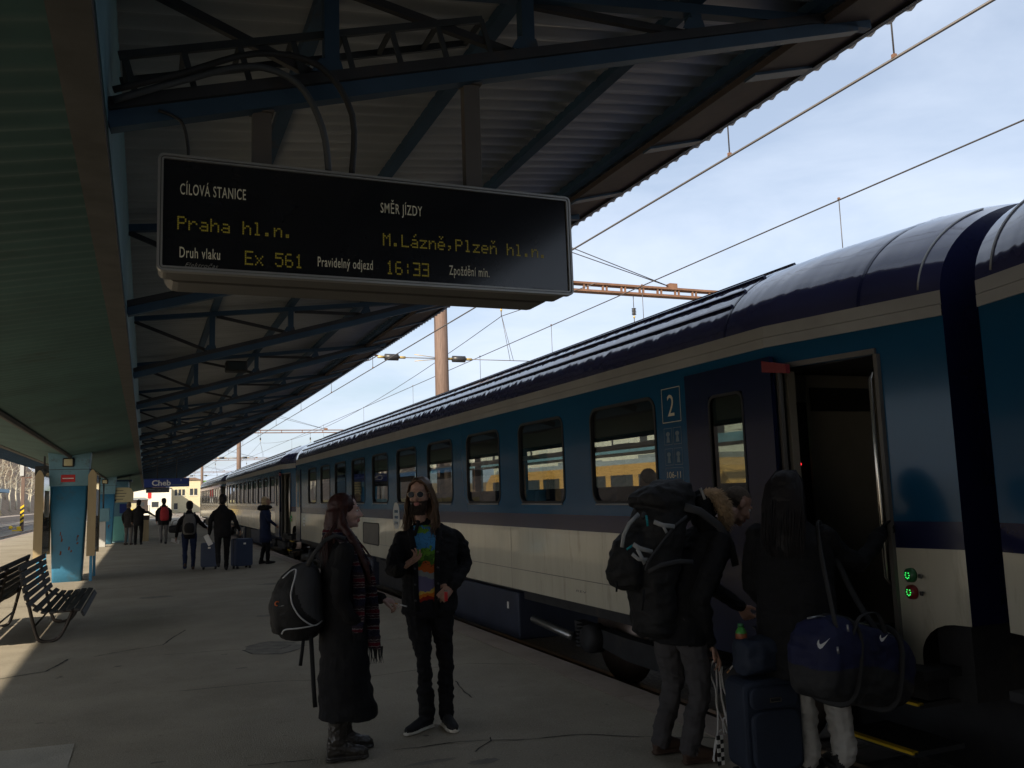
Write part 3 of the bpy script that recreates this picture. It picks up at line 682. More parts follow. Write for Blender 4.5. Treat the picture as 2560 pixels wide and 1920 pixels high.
        for (z, m) in ((1.07, 'button_green'), (.97, 'button_red')):
            x = -HW*tap(.33); b = empty('door_button', (x, .33, z), R(-13.5), c)
            MB().lathe([(0, -.028), (.040, -.022), (.044, 0), (.044, .01), (0, .01)], (0, 0, 0), 20, 0, 'X').build('button_bezel', m, b)
            for q in range(8):
                a = 2*math.pi*q/8
                if q != 2: MB().lathe([(0, -.004), (.0035, -.002), (.0035, .004), (0, .004)], (-.026, .019*math.cos(a), .019*math.sin(a)), 6, 0, 'X').build('button_light', 'led_green', b)
            MB().box(-.004, .002, -.10, -.075, -.012, .012).build('pictogram', 'decal_dark', b)
    if detail > 1:
        for y in (2.68, 6.1, 9.72, 13.4, 17.0, 20.7): MB().add([(-HW-.002, y-.004, .515), (-HW-.002, y+.004, .515), (-HW-.002, y+.004, 1.225), (-HW-.002, y-.004, 1.225)], [(0, 1, 2, 3)]).build('panel_joint', 'sign_case', c)
        MB().add([(-HW-.002, 1.3, .74), (-HW-.002, LEN-1.3, .74), (-HW-.002, LEN-1.3, .747), (-HW-.002, 1.3, .747)], [(0, 1, 2, 3)]).build('panel_joint', 'sign_case', c)
    # far-end door, shut
    d = empty('door', (-HW, LEN-1.65, 0), 0, c); MB().box(-.02, .01, -.38, .38, .46, 2.45).build('door_leaf', 'door_navy', d); MB().box(-.026, -.019, -.2, .2, 1.4, 2.3).build('door_glass', 'glass_plain', d)
    return c
C1 = coach('railway_coach', 'blue and cream coach with its open door and a class 2 sign', 3.72)
# lettering and marks on the first coach
X_ = -HW-.0035
def outline(y0, y1, z0, z1, m, t=.008, name='outline'):
    mb = MB()
    for (a, b, c0, d0) in ((y0, y1, z0, z0+t), (y0, y1, z1-t, z1), (y0, y0+t, z0+t, z1-t), (y1-t, y1, z0+t, z1-t)): mb.add([(X_, a, c0), (X_, b, c0), (X_, b, d0), (X_, a, d0)], [(0, 1, 2, 3)])
    mb.build(name, m, C1)
outline(2.35, 2.63, 2.175, 2.465, 'decal', .006, 'class_frame')
lettering('2', .26, (X_, 2.545, 2.228), FACE_W, 'decal', C1, width=.10, name='class_number')
for (a, b, z0, z1) in ((2.36, 2.48, 1.99, 2.13), (2.50, 2.62, 1.99, 2.13), (2.36, 2.48, 1.82, 1.96), (2.50, 2.62, 1.82, 1.96)):
    outline(a, b, z0, z1, 'decal_dim', .004, 'pictogram_frame')
    mb = MB(); yc = (a+b)/2; zc_ = (z0+z1)/2
    mb.add([(X_, yc+.03*math.cos(t), zc_+.02+.02*math.sin(t)) for t in [2*math.pi*i/10 for i in range(10)]], [tuple(range(10))])
    mb.add([(X_, yc-.025, zc_-.05), (X_, yc+.025, zc_-.05), (X_, yc+.015, zc_), (X_, yc-.015, zc_)], [(0, 1, 2, 3)]); mb.build('pictogram', 'decal_dim', C1)
outline(2.36, 2.62, 1.69, 1.80, 'decal_dim', .003, 'number_frame')
lettering('106-11', .075, (X_, 2.60, 1.715), FACE_W, 'decal', C1, width=.20, name='coach_number')
outline(3.02, 3.27, .535, .655, 'decal_dark', .006, 'radius_frame'); lettering('R 150 m', .10, (X_, 3.25, .56), FACE_W, 'decal_dark', C1, width=.21, name='radius_mark')
lettering('REV', .03, (X_, 4.4, .62), FACE_W, 'decal_dark', C1, width=.22, name='small_print')
MB().box(X_-.001, X_+.01, 6.5, 6.54, .22, .30).build('label_plate', 'white_paint', C1).location = (.105, 0, 0)
MB().box(X_-.001, X_+.01, 8.6, 8.64, .22, .30).build('label_plate', 'white_paint', C1).location = (.105, 0, 0)
# hatch grille, service sticker, class lamps low on the cream band
hy = 11.35
hg = empty('hatch', (-HW, 13.21, .925), 0, C1); me = ring_mesh(1.26, .38, .05, .02, -.012, .01, 'hatch_frame', 'rubber'); inst(me, 'hatch_frame', hg); MB().box(-.006, .0, -.63, .63, -.19, .19).build('hatch_plate', 'sign_case', hg)
MB().extr(rrect(11.31, 1.29, .42, .46, .18), X_-.001, X_+.002, 'X').build('oval_sticker', 'cabinet_grey', C1)
for q in range(3): MB().box(X_-.003, X_-.0015, 11.19, 11.43, 1.14+.10*q, 1.19+.10*q).build('sticker_print', 'coach_blue', C1)
MB().box(X_-.006, X_+.004, 22.28, 22.40, .98, 1.10).build('side_lamp', 'lamp_orange', C1)
for q in range(3): MB().box(X_-.001, X_+.003, 20.9, 21.12, .88+.085*q, .94+.085*q).build('emblem_bar', 'cabinet_grey', C1)
C2 = coach('railway_coach', 'blue and cream coach coupled beyond the class 2 coach, its door open', 28.1, 1)
C3 = copy_tree(C2); C3.location.y = 52.5; C3['label'] = 'last blue and cream coach, towards the yellow house'
C0 = copy_tree(C2); C0.location = (5.45, 3.48, 0); C0.rotation_euler = (0, 0, R(180)); C0['label'] = 'coach coupled at the open door end, only its tapered corner showing'
MB().box(-HW-.004, -HW*0-1.0, 3.3, 3.4, 0, .1)
for o_ in kids(C0):
    if o_.name.startswith('gangway'): bpy.data.objects.remove(o_)
# destination strip lights and small tail lamps between the coaches
# ================================================================== departure board and signs
BX0, BX1, BZ0, BZ1, BY = .022, 1.711, 2.488, 2.932, 3.35
bd = empty('departure_board', (.87, BY, BZ0)); tag(bd, 'hanging departure board reading Praha hl.n. in yellow dots', 'departure board')
def bb(mb, name, m, bevel=0): o = mb.build(name, m, bd, bevel); o.location = (-.87, -BY, -BZ0); return o
def rbox(x0, x1, z0, z1, r, y0, y1):
    return MB().extr(rrect((x0+x1)/2, (z0+z1)/2, x1-x0, z1-z0, r, 4), y0, y1, 'Y')
bb(rbox(BX0+.006, BX1-.006, BZ0+.004, BZ1-.004, .028, BY+.012, BY+.155), 'cabinet', 'sign_case')
bb(rbox(BX0+.03, BX1-.03, BZ0-.0, BZ1-.01, .05, BY+.175, BY+.335), 'rear_cabinet', 'sign_case')
bb(rbox(BX0+.10, BX1-.10, BZ0+.03, BZ1-.03, .02, BY+.15, BY+.18), 'spacer', 'chord_black')
# front frame: four rounded aluminium rails with a groove
def frame_ring(x0, x1, z0, z1, r, t, ya, yb, name, m):
    a = rrect((x0+x1)/2, (z0+z1)/2, x1-x0, z1-z0, r, 4); b = rrect((x0+x1)/2, (z0+z1)/2, x1-x0-2*t, z1-z0-2*t, max(r-t, .004), 4); n = len(a)
    vs = [(p, ya, q) for p, q in a]+[(p, ya, q) for p, q in b]+[(p, yb, q) for p, q in b]+[(p, yb, q) for p, q in a]; fs = []
    for i in range(n):
        j = (i+1) % n; fs += [(i, j, n+j, n+i), (n+i, n+j, 2*n+j, 2*n+i), (3*n+i, 3*n+j, j, i)]
    return bb(MB().add(vs, fs), name, m)
frame_ring(BX0, BX1, BZ0, BZ1, .022, .009, BY-.004, BY+.03, 'frame', 'sign_frame')
frame_ring(BX0+.009, BX1-.009, BZ0+.009, BZ1-.009, .014, .003, BY+.002, BY+.03, 'frame_groove', 'chord_black')
frame_ring(BX0+.012, BX1-.012, BZ0+.012, BZ1-.012, .012, .007, BY-.002, BY+.03, 'frame', 'sign_frame')
gl = MB().box(BX0+.018, BX1-.018, BY+.008, BY+.0115, BZ0+.018, BZ1-.018); bb(gl, 'screen', 'sign_glass')
mb = MB()
def bt(t, x, z, h, w, m='sign_print', shear=0): 
    o = lettering(t, h/.70, (x-.87, .0055, z-BZ0), FACE_S, m, bd, width=w, shear=shear, bold=h*.010, space=1.12); return o
bt('CÍLOVÁ STANICE', .099, 2.783, .042, .235); bt('SMĚR JÍZDY', .857, 2.784, .042, .175)
bt('Druh vlaku', .100, 2.543, .040, .142); bt('Pravidelný odjezd', .604, 2.544, .039, .218); bt('Zpoždění min.', 1.143, 2.546, .040, .178)
bt('Elektročas', .118, 2.509, .016, .118, 'sign_print_dim', .5)
bt('Elektročas', 1.52, 2.508, .006, .10, 'tray_dark')
DOT = {'P': '1111 1...1 1...1 1111 1 1 1', 'r': '.... .... 1.11 11..1 1.... 1.... 1....', 'a': '..... ..... .111. ....1 .1111 1...1 .1111', 'h': '1.... 1.... 1.11. 11..1 1...1 1...1 1...1',
 'l': '.11.. ..1.. ..1.. ..1.. ..1.. ..1.. .111.', 'n': '..... ..... 1.11. 11..1 1...1 1...1 1...1', '.': '..... ..... ..... ..... ..... .11.. .11..', 'M': '1...1 11.11 1.1.1 1...1 1...1 1...1 1...1',
 'L': '1.... 1.... 1.... 1.... 1.... 1.... 11111', 'z': '..... ..... 11111 ...1. ..1.. .1... 11111', 'e': '..... ..... .111. 1...1 11111 1.... .111.', ',': '..... ..... ..... ..... .11.. ..1.. .1...',
 'E': '11111 1.... 1.... 1111. 1.... 1.... 11111', 'x': '..... ..... 1...1 .1.1. ..1.. .1.1. 1...1', '5': '11111 1.... 1111. ....1 ....1 1...1 .111.', '6': '.111. 1.... 1.... 1111. 1...1 1...1 .111.',
 '1': '..1.. .11.. ..1.. ..1.. ..1.. ..1.. .111.', '3': '11111 ....1 ....1 .1111 ....1 ....1 11111', ':': '..... ..1.. ..1.. ..... ..1.. ..1.. .....', ' ': ''}
def dots(txt, x, z, adv, h, name='led_row'):
    mb = MB(); px = adv/6.0; pz = h/7.0; cx = x
    for ch in txt:
        base = {'á': 'a', 'ě': 'e', 'ň': 'n'}.get(ch, ch); rows = DOT[base].split()
        pts = [(i, 6-r) for r, row in enumerate(rows) for i, q in enumerate(row) if q == '1']
        if ch == 'á': pts += [(3, 7), (2, 6)]
        if ch in 'ěň': pts += [(1, 7), (3, 7), (2, 6)]
        for (i, j) in pts:
            a, b = cx+i*px, z+j*pz; mb.add([(a, BY+.0065, b), (a+px*.84, BY+.0065, b), (a+px*.84, BY+.0065, b+pz*.84), (a, BY+.0065, b+pz*.84)], [(0, 1, 2, 3)])
        cx += adv
    bb(mb, name, 'led')['kind'] = 'stuff'
dots('Praha hl.n.', .091, 2.648, .0385, .052); dots('M.Lázně,Plzeň hl.n.', .865, 2.648, .0385, .052)
dots('Ex 561', .331, 2.531, .0372, .056); dots('16:33', .877, 2.531, .0372, .057)
# hangers, conduits and cables
for x in (.40, 1.285):
    p = MB(); p.box(x-.036, x+.036, BY+.06, BY+.105, BZ1-.01, zl(x)-.085); p.box(x-.045, x+.045, BY+.045, BY+.12, zl(x)-.09, zl(x)-.08); bb(p, 'hanger_post', 'post_brown')
def arc(pts, n=24):
    pts = [Vector(p) for p in pts]; out = []
    P = [pts[0]]+pts+[pts[-1]]
    for i in range(1, len(P)-2):
        for k in range(n//(len(pts)-1)):
            t = k/(n//(len(pts)-1)); a, b, c, d = P[i-1], P[i], P[i+1], P[i+2]
            out.append(.5*((2*b)+(c-a)*t+(2*a-5*b+4*c-d)*t*t+(3*b-a-3*c+d)*t*t*t))
    out.append(pts[-1]); return out
bb(MB().tube(arc([(-.13, 3.30, 3.09), (.10, 3.30, 3.20), (.34, 3.30, 3.295), (.52, 3.31, 3.26), (.62, 3.33, 3.10), (.655, 3.38, 2.92)]), .014, 8), 'cable_conduit', 'conduit')
bb(MB().tube(arc([(-.13, 3.27, 3.115), (.10, 3.27, 3.215), (.36, 3.27, 3.335), (.60, 3.28, 3.33), (.735, 3.31, 3.16), (.745, 3.38, 2.92)]), .013, 8), 'cable_conduit', 'rubber')
bb(MB().tube(arc([(.02, 3.36, 3.10), (.10, 3.37, 3.07), (.125, 3.38, 2.98), (.125, 3.38, 2.91)]), .006, 6), 'cable', 'rubber')
# cable tray along the truss behind the board
tr = empty('cable_ladder', (-.12, 3.44, 3.30)); tag(tr, 'black cable ladder running along the truss above the departure board', 'cable ladder')
def tb(mb, n, m): o = mb.build(n, m, tr); o.location = (.12, -3.44, -3.30); return o
tz = lambda x: zl(x)+.20
for yy in (3.40, 3.62): tb(MB().beam((-.12, yy, tz(-.12)), (1.34, yy, tz(1.34)), .018, .03), 'ladder_rail', 'tray_dark')
for k in range(8):
    x = -.10+.205*k; tb(MB().beam((x, 3.40, tz(x)), (x+.055, 3.40, tz(x)-.20), .012, .022), 'ladder_drop', 'tray_dark'); tb(MB().beam((x, 3.40, tz(x)-.005), (x, 3.62, tz(x)-.005), .02, .015), 'ladder_rung', 'tray_dark')
# station name sign and the small board under it
sg = empty('station_sign', (.64, 31.4, 2.16)); tag(sg, 'blue hanging station sign reading Cheb', 'sign')
MB().box(-.70, .70, -.05, .05, 0, .285).build('panel', 'sign_blue', sg, .01)
lettering('Cheb', .25, (-.46, -.0525, .055), FACE_S, 'white_paint', sg, width=.58, bold=.006); lettering('2', .07, (.42, -.0525, .19), FACE_S, 'white_paint', sg, width=.04)
MB().box(.15, .66, -.0525, -.051, .06, .085).build('small_print', 'decal_dim', sg)
for x in (-.3, .3): MB().tube([(x, 0, .285), (x, 0, zl(.64+x)-2.16-.05)], .014, 8).build('hanger_rod', 'chord_black', sg)
s2 = empty('display_board', (.36, 31.4, 1.985)); tag(s2, 'dark display board hung directly under the blue station sign', 'display board')
MB().box(-.36, .36, -.08, .08, 0, .17).build('panel', 'sign_glass', s2, .01); MB().box(-.34, -.1, -.084, -.081, .10, .115).build('print_line', 'decal_dim', s2); MB().box(.0, .1, -.084, -.081, .08, .09).build('print_line', 'decal_dim', s2)
for x in (-.2, .2): MB().tube([(x, .0, .17), (x, .0, .176)], .01, 8).build('hanger_rod', 'chord_black', s2)
# poster cases beside the first column
def poster_case(x, y, label):
    c = empty('poster_case', (x, y, 0)); tag(c, label, 'poster case', 'beige poster cases beside the blue column')
    n = 8; prof = [(-.085, .55), (.085, .55), (.085, 2.30)]+[(.085*math.cos(R(90*k/n)) if False else .085-.17*(k/n), 2.30+.13*math.sin(R(180*k/n))) for k in range(1, n)]+[(-.085, 2.30)]
    MB().extr(prof, -.9, -.86, 'Y').build('end_cap', 'case_beige', c); MB().extr(prof, .86, .9, 'Y').build('end_cap', 'case_beige', c)
    MB().extr([(-.05, .60), (.05, .60), (.05, 2.34), (-.05, 2.34)], -.86, .86, 'Y').build('body', 'case_beige', c)
    for s in (-1, 1):
        MB().box(min(s*.052, s*.07), max(s*.052, s*.07), -.84, .84, .64, 2.3).build('poster_glass', 'glass_plain', c)
        MB().box(s*.0705-.001, s*.0705+.001, -.5, .5, 1.4, 2.0).build('poster', 'paper', c)
    for yy in (-.7, .7): MB().box(-.03, .03, yy-.03, yy+.03, 0, .60).build('leg', 'column_blue', c)
    return c
poster_case(-1.09, 22.0+.35, 'beige poster case on the train side of the blue column'); poster_case(-2.12, 22.0+.35, 'beige poster case on the sunny side of the blue column')
ob = empty('speaker_box', (-2.32, 24.5, 2.52)); tag(ob, 'black box hung under the canopy beside the blue column', 'loudspeaker')
MB().box(-.20, .20, -.1, .1, -.12, .12).build('housing', 'black_paint', ob, .01); MB().lathe([(0, -.115), (.05, -.115), (.06, -.101), (0, -.101)], (0, 0, 0), 16, 0, 'Y').build('grille', 'tray_dark', ob); MB().box(-.02, .02, -.02, .02, .12, .40).build('bracket', 'strip_grey', ob)
sp = empty('projector_lamp', (1.25, 13.9, 3.62)); tag(sp, 'dark boxy lamp fixed on a canopy truss beyond the departure board', 'lamp')
MB().box(-.16, .16, -.12, .12, -.02, .14).build('housing', 'black_paint', sp, .02); MB().box(-.12, .12, -.135, -.121, .0, .12).build('lens', 'glass_plain', sp)
# yellow timetable board, turquoise kiosk front, cabinet, ticket stamp post at the second column
yb = empty('timetable_board', (-.93, 40.9, 1.72)); tag(yb, 'cream board with rows of print hanging by the far column', 'notice board')
MB().extr([(-.42, 0), (.45, 0), (.45, .40), (.36, .56), (.25, .62), (-.42, .62)], -.03, .03, 'Y').build('panel', 'cream_board', yb)
for q in range(4): MB().box(-.34, .05+.06*(q % 3), -.033, -.031, .12+.12*q, .145+.12*q).build('print_line', 'decal_dark', yb)
MB().box(-.30, -.22, -.033, -.031, .05, .11).build('print_block', 'black_paint', yb)
for x in (-.3, .3): MB().tube([(x, 0, .60), (x, 0, 1.12)], .012, 6).build('hanger_rod', 'chord_black', yb)
ks = empty('kiosk', (-1.06, 42.1, 0)); tag(ks, 'blue kiosk with a turquoise lower panel behind the far column', 'kiosk')
MB().box(-.60, .36, .0, 2.2, .0, 2.62).build('wall', 'beam_blue', ks); MB().box(-.33, .34, -.045, -.003, .08, 1.12).build('counter_panel', 'turquoise', ks); MB().box(.02, .30, -.03, -.002, 1.25, 1.65).build('shutter', 'sign_blue', ks); MB().box(-.5, .5, -.06, 2.26, 2.62, 2.70).build('fascia', 'canopy_blue', ks)
cb = empty('electrical_cabinet', (-1.60, 38.6, 0)); tag(cb, 'pale blue electrical box on a grey plinth at the far column', 'cabinet')
MB().box(-.16, .16, -.15, .15, .0, .98).build('plinth', 'cabinet_grey', cb, .01); MB().box(-.20, .28, -.17, .17, .985, 1.50).build('box', 'beam_blue', cb, .01); MB().tube([(.05, .1, 1.5), (.05, .1, 2.5)], .03, 8).build('riser_pipe', 'strip_grey', cb)
rp = empty('stamp_post', (.02, 42.2, 0)); tag(rp, 'beige waist-high post standing by the turquoise kiosk', 'post')
MB().box(-.13, .13, -.12, .12, 0, .92).build('post_body', 'case_beige', rp, .01); MB().box(-.15, .15, -.14, .14, .921, 1.12).build('head', 'fascia_brown', rp, .01)
# ------------------------------------------------------------------ benches, back to back
def bench(x, rz, label):
    b = empty('platform_bench', (x, 13.35, 0), rz); tag(b, label, 'bench', 'slatted benches standing back to back')
    L2 = 1.42
    prof = [(-.30, .93), (-.285, .845), (-.268, .76), (-.25, .675), (-.232, .59), (-.20, .505), (-.12, .435), (-.03, .405), (.06, .40), (.15, .405), (.24, .415), (.325, .415), (.385, .36)]
    ang = [100, 100, 101, 102, 103, 112, 150, 170, 180, 185, 182, 170, 120]
    for i, ((px, pz), a) in enumerate(zip(prof, ang)):
        d = Vector((math.cos(R(a)), math.sin(R(a)))); n = Vector((-d.y, d.x)); w, h = .033, .013
        poly = [(px+d.x*w*s+n.x*h*t, pz+d.y*w*s+n.y*h*t) for s, t in ((-1, -1), (1, -1), (1, 1), (-1, 1))]
        e = random.uniform(-.02, .02); MB().extr(poly, -L2+e, L2+e, 'Y').build('slat', 'bench_wood', b, .004)
    for y in (-1.0, 1.0):
        f = MB(); loop = arc([(-.325, y, .93), (-.25, y, .55), (-.15, y, .12), (-.08, y, .022), (.05, y, .022), (.14, y, .10), (.25, y, .36)], 36)
        f.tube(loop, .021, 8); f.tube(arc([(-.235, y, .50), (-.10, y, .405), (.06, y, .365), (.25, y, .37), (.33, y, .37)], 20), .018, 8); f.tube(arc([(.02, y, .36), (.05, y, .27), (.13, y, .25)], 10), .014, 8)
        f.build('frame', 'bench_steel', b)
    MB().tube([(-.17, -1.0, .2), (-.17, 1.0, .2)], .012, 8).build('stretcher', 'bench_steel', b)
bench(-1.06, 0, 'dark slatted bench facing the blue train'); bench(-1.86, R(180), 'dark slatted bench facing the sunny tracks')
# ================================================================== overhead line
WIRE_R = .011
def portal(y, full, label):
    p = empty('overhead_line_portal', (8.2, y, -.6)); tag(p, label, 'catenary portal', 'rusty overhead line portals over the tracks')
    MB().tube([(0, 0, 0), (0, 0, 11.6)], [.225, .19], 20).build('mast', 'mast_steel', p)
    MB().tube([(24, 0, 0), (24, 0, 9.6)], [.225, .19], 14).build('mast', 'mast_steel', p)
    MB().box(0, 24, -.16, .16, 8.64, 8.71).build('lower_boom', 'boom_rust', p); MB().box(0, 24, -.16, .16, 8.89, 8.96).build('upper_boom', 'boom_rust', p)
    for k in range(1, 34 if full else 12):
        x = .7*k if full else 2*k
        MB().box(x-.03, x+.03, -.13, -.07, 8.71, 8.89).build('boom_post', 'boom_rust', p)
        if full: MB().box(x+.12, x+.17, -.13, -.07, 8.71, 8.89).build('boom_post', 'boom_rust', p)
    for z in (11.1, 11.45): MB().tube([(0, 0, z), (8.35, 0, 9.0)], .016, 5).build('stay_wire', 'wire', p)
    MB().box(8.2, 8.5, -.12, .12, 8.96, 9.12).build('stay_anchor', 'boom_rust', p)
    for x in (2.0, 6.8, 11.8):
        i = empty('insulator', (x, 0, 8.64), 0, p)
        MB().tube([(0, 0, 0), (0, 0, -.42)], .012, 6).build('rod', 'wire', i)
        pr = []
        for q in range(5): pr += [(.05, -.44-.05*q), (.085, -.455-.05*q), (.05, -.475-.05*q)]
        MB().lathe(pr[::-1], (0, 0, 0), 12).build('sheds', 'insulator', i)
        MB().lathe([(.0, -.80), (.03, -.78), (.035, -.71), (.0, -.69)], (0, 0, 0), 10).build('clamp', 'brass', i)
        MB().tube([(0, 0, -.78), (0, 0, -.95)], .014, 6).build('rod', 'wire', i)
    # registration arms at contact wire height
    a = empty('registration_arm', (0, 0, 6.30), 0, p)
    MB().tube([(-2.65, 0, .06), (-1.95, 0, .04)], .022, 8).build('arm_tube', 'boom_rust', a); MB().tube([(-2.95, 0, -.30), (-2.2, 0, -.10), (-2.0, 0, .02)], .018, 6).build('steady_arm', 'wire', a)
    for x in (-1.55, .55):
        MB().tube([(x-.20, 0, 0), (x+.20, 0, 0)], .10, 12).build('insulator_body', 'insulator', a); MB().tube([(x-.42, 0, 0), (x-.2, 0, 0)], .04, 8).build('fitting', 'brass', a); MB().tube([(x+.2, 0, 0), (x+.42, 0, 0)], .04, 8).build('fitting', 'brass', a)
    MB().tube([(-1.15, 0, 0), (.2, 0, 0)], .014, 6).build('cross_wire', 'wire', a); MB().tube([(.9, 0, 0), (4.4, 0, 0)], .012, 6).build('cross_wire', 'wire', a)
    for s in (-1, 1): MB().tube([(-.85, 0, .10*s), (-.2, 0, .03*s)], .010, 5).build('stirrup', 'brass', a)
    MB().tube([(2.0, 0, 1.45), (2.25, 0, .0)], .008, 5).build('bridle', 'wire', a); MB().tube([(2.0, 0, 1.45), (2.36, 0, .0)], .008, 5).build('bridle', 'wire', a)
portal(25.0, True, 'rusty portal whose mast stands right behind the class 2 coach')
portal(88.0, False, 'pale rusty portal crossing behind the farther coaches'); portal(148.0, False, 'small far portal over the tracks by the yellow house'); portal(212.0, False, 'faint farthest portal over the tracks')
def wire(name, label, pts, r=WIRE_R, drops=None, cat='overhead wire'):
    w = empty(name, pts[0]); tag(w, label, cat, 'overhead wires above the tracks')
    b = Vector(pts[0]); MB().tube([Vector(p)-b for p in pts], r, 6).build('strand', 'wire', w)
    for (p, q) in (drops or []):
        MB().tube([Vector(p)-b, Vector(q)-b], r*.62, 5).build('dropper', 'wire', w)
        MB().box(*(c for k in range(3) for c in (Vector(p)[k]-b[k]-.016, Vector(p)[k]-b[k]+.016))).build('clamp', 'boom_rust', w)
sag = lambda y: 6.15+1.0*(((y-56.5) % 63-31.5)/31.5)**2
wire('contact_wire', 'overhead wire with droppers rising behind the canopy edge, above the train roof', [(5.45, -20, 4.97), (5.45, 240, 4.97)], .012, [((5.45, y, 4.99), (5.45, y, 6.12)) for y in (4.9, 7.05, 11.5, 17, 22.4, 28, 34, 41, 48, 56, 66, 78)])
wire('messenger_wire', 'upper wire carrying the droppers over the train roof', [(5.45, -20, 6.14), (5.45, 240, 6.14)], .011)
wire('messenger_wire', 'overhead wire with droppers hanging behind the train roof', [(10.2, -20, 6.02), (10.2, 12, 6.12), (10.2, 240, 6.16)], .012, [((10.2, y, 6.14), (10.2, y, 5.0)) for y in (5.3, 10.5, 16.6, 21.4, 27, 35, 44, 55, 68)])
wire('contact_wire', 'straight wire of the second track behind the train', [(10.2, -20, 4.97), (10.2, 240, 4.97)], .011)
for x, lb in ((10.2, 'sagging wire hung from the insulator next to the steel mast'), (15.0, 'sagging wire hung from the portal insulator over the third track')):
    wire('suspension_wire', lb, [(x, y, 5.95+1.15*((((y-25) % 63)-31.5)/31.5)**2) for y in [25-6.3+3.15*k for k in range(55)]], .011)
wire('feeder_wire', 'single wire running over the fourth track', [(20, 0, 5.0), (20, 240, 5.0)], .011)
# ================================================================== beyond the train: orange train, far canopy
ot = empty('regional_train', (25.2, 40, 0)); tag(ot, 'orange regional train seen through the windows of the class 2 coach', 'train')
mb = MB(); prof = [(-1.42, .3), (1.42, .3), (1.42, 2.88), (-1.42, 2.88)]
MB().extr(prof, -6.2, 21.3, 'Y').build('body', 'orange_train', ot)
MB().add([(x, y, z) for y, k, h in ((21.31, 1, 2.86), (22.6, .95, 2.2), (23.2, .85, 1.0)) for x, z in ((-1.42*k, .3), (1.42*k, .3), (1.42*k, h), (-1.42*k, h))], [(0, 1, 5, 4), (1, 2, 6, 5), (2, 3, 7, 6), (3, 0, 4, 7), (4, 5, 9, 8), (5, 6, 10, 9), (6, 7, 11, 10), (7, 4, 8, 11), (8, 9, 10, 11), (3, 2, 1, 0)]).build('nose', 'orange_train', ot)
MB().add([(x, y, z) for y, k, h in ((-6.21, 1, 2.86), (-7.0, .97, 2.5), (-7.7, .92, 1.7), (-8.1, .85, .9)) for x, z in ((-1.42*k, .3), (1.42*k, .3), (1.42*k, h), (-1.42*k, h))], [(4*i+a, 4*i+(a+1) % 4, 4*i+4+(a+1) % 4, 4*i+4+a) for i in range(3) for a in range(4)]+[(12, 13, 14, 15), (3, 2, 1, 0)]).build('nose', 'orange_train', ot)
MB().extr([(-1.35, 2.885), (1.35, 2.885), (1.1, 3.16), (-1.1, 3.16)], -5.8, 20.8, 'Y').build('roof', 'train_grey', ot)
for k in range(9): MB().box(-1.433, -1.421, -5.4+3*k, -3.0+3*k, 1.25, 2.32).build('window', 'window_dark', ot)
for k in range(2): MB().box(-.8, .8, -2+10*k, 1+10*k, 3.165, 3.35).build('roof_unit', 'train_grey', ot)
fc = empty('far_canopy', (33, 40, 0)); tag(fc, 'light blue canopy of the next platform, seen through the coach windows', 'canopy')
MB().box(-3.6, 4, -40, 60, 4.28, 4.34).build('roof_deck', 'chord_black', fc); MB().box(-3.72, -3.61, -40, 60, 3.95, 4.45).build('fascia', 'beam_blue', fc)
for k in range(9): MB().box(-.2, .2, -36+12*k, -35.6+12*k, 0, 4.28).build('post', 'column_blue', fc)
for k in range(22): MB().box(-3.7, -3.0, -38+4.4*k, -36+4.4*k, 4.56, 5.1).build('roof_light', 'house_white', fc)
struct(MB().box(28.2, 39, -24, 120, -.6, .05).build('far_platform', 'edge_concrete'))
hs = empty('station_building', (52, 60, 0)); tag(hs, 'long pale station building beyond the far platform', 'building')
MB().box(-5, 5, -60, 60, -.6, 9).build('wall', 'house_white', hs); MB().extr([(-5.6, 9), (5.6, 9), (0, 12)], -60.5, 60.5, 'Y').build('roof', 'house_roof', hs)
for k in range(20):
    for z in (1.2, 5): MB().box(-5.03, -5.0, -56+6*k, -53.6+6*k, z, z+2.2).build('window', 'window_dark', hs)
# ================================================================== left side of the yard
nc = empty('neighbour_canopy', (-19.6, 90, 0)); tag(nc, 'blue-edged canopy end of the neighbouring platform by the birches', 'canopy')
MB().box(-5, 4.9, -26, 27, 3.36, 3.42).build('roof_deck', 'chord_black', nc); MB().box(4.9, 5.0, -26, 27, 3.36, 3.74).build('fascia', 'column_blue', nc); MB().box(-5, 4.9, 27, 27.1, 3.36, 3.74).build('fascia', 'column_blue', nc)
for k in range(5): MB().box(-.25, .25, -24+12*k, -23.5+12*k, -.5, 3.36).build('post', 'column_blue', nc)
struct(MB().box(-24.5, -21.5, 30, 300, -.7, .1).build('far_platform', 'edge_concrete'))
fn = empty('timber_fence', (-27, 200, -.6)); tag(fn, 'low yellowish timber fence at the foot of the birch wood', 'fence')
me = MB().box(-.03, .03, -.47, .47, .3, 1.7).mesh('board', 'fence_wood')
for k in range(110): inst(me, 'board', fn, (0, -105+1.0*k, 0), (0, 0, 0), (1, 1, random.uniform(.95, 1.05)))
MB().box(.04, .1, -106, 6, .9, 1.02).build('rail', 'fence_wood', fn)
# hillside
mb = MB(); nx, ny = 30, 60; vs = []
for j in range(ny+1):
    for i in range(nx+1):
        x = -28-4.5*i; y = 40+8*j; t = i/nx
        vs.append((x, y, -.65+34*min(1, t*3.2)**1.05*(1 if True else 0)+mnoise.noise(Vector((x*.05, y*.05, 0)))*1.5*min(1, i/3)))
mb.add(vs, [(j*(nx+1)+i, j*(nx+1)+i+1, (j+1)*(nx+1)+i+1, (j+1)*(nx+1)+i) for j in range(ny) for i in range(nx)], 0, True); struct(mb.build('hillside', 'hill_leaf'))
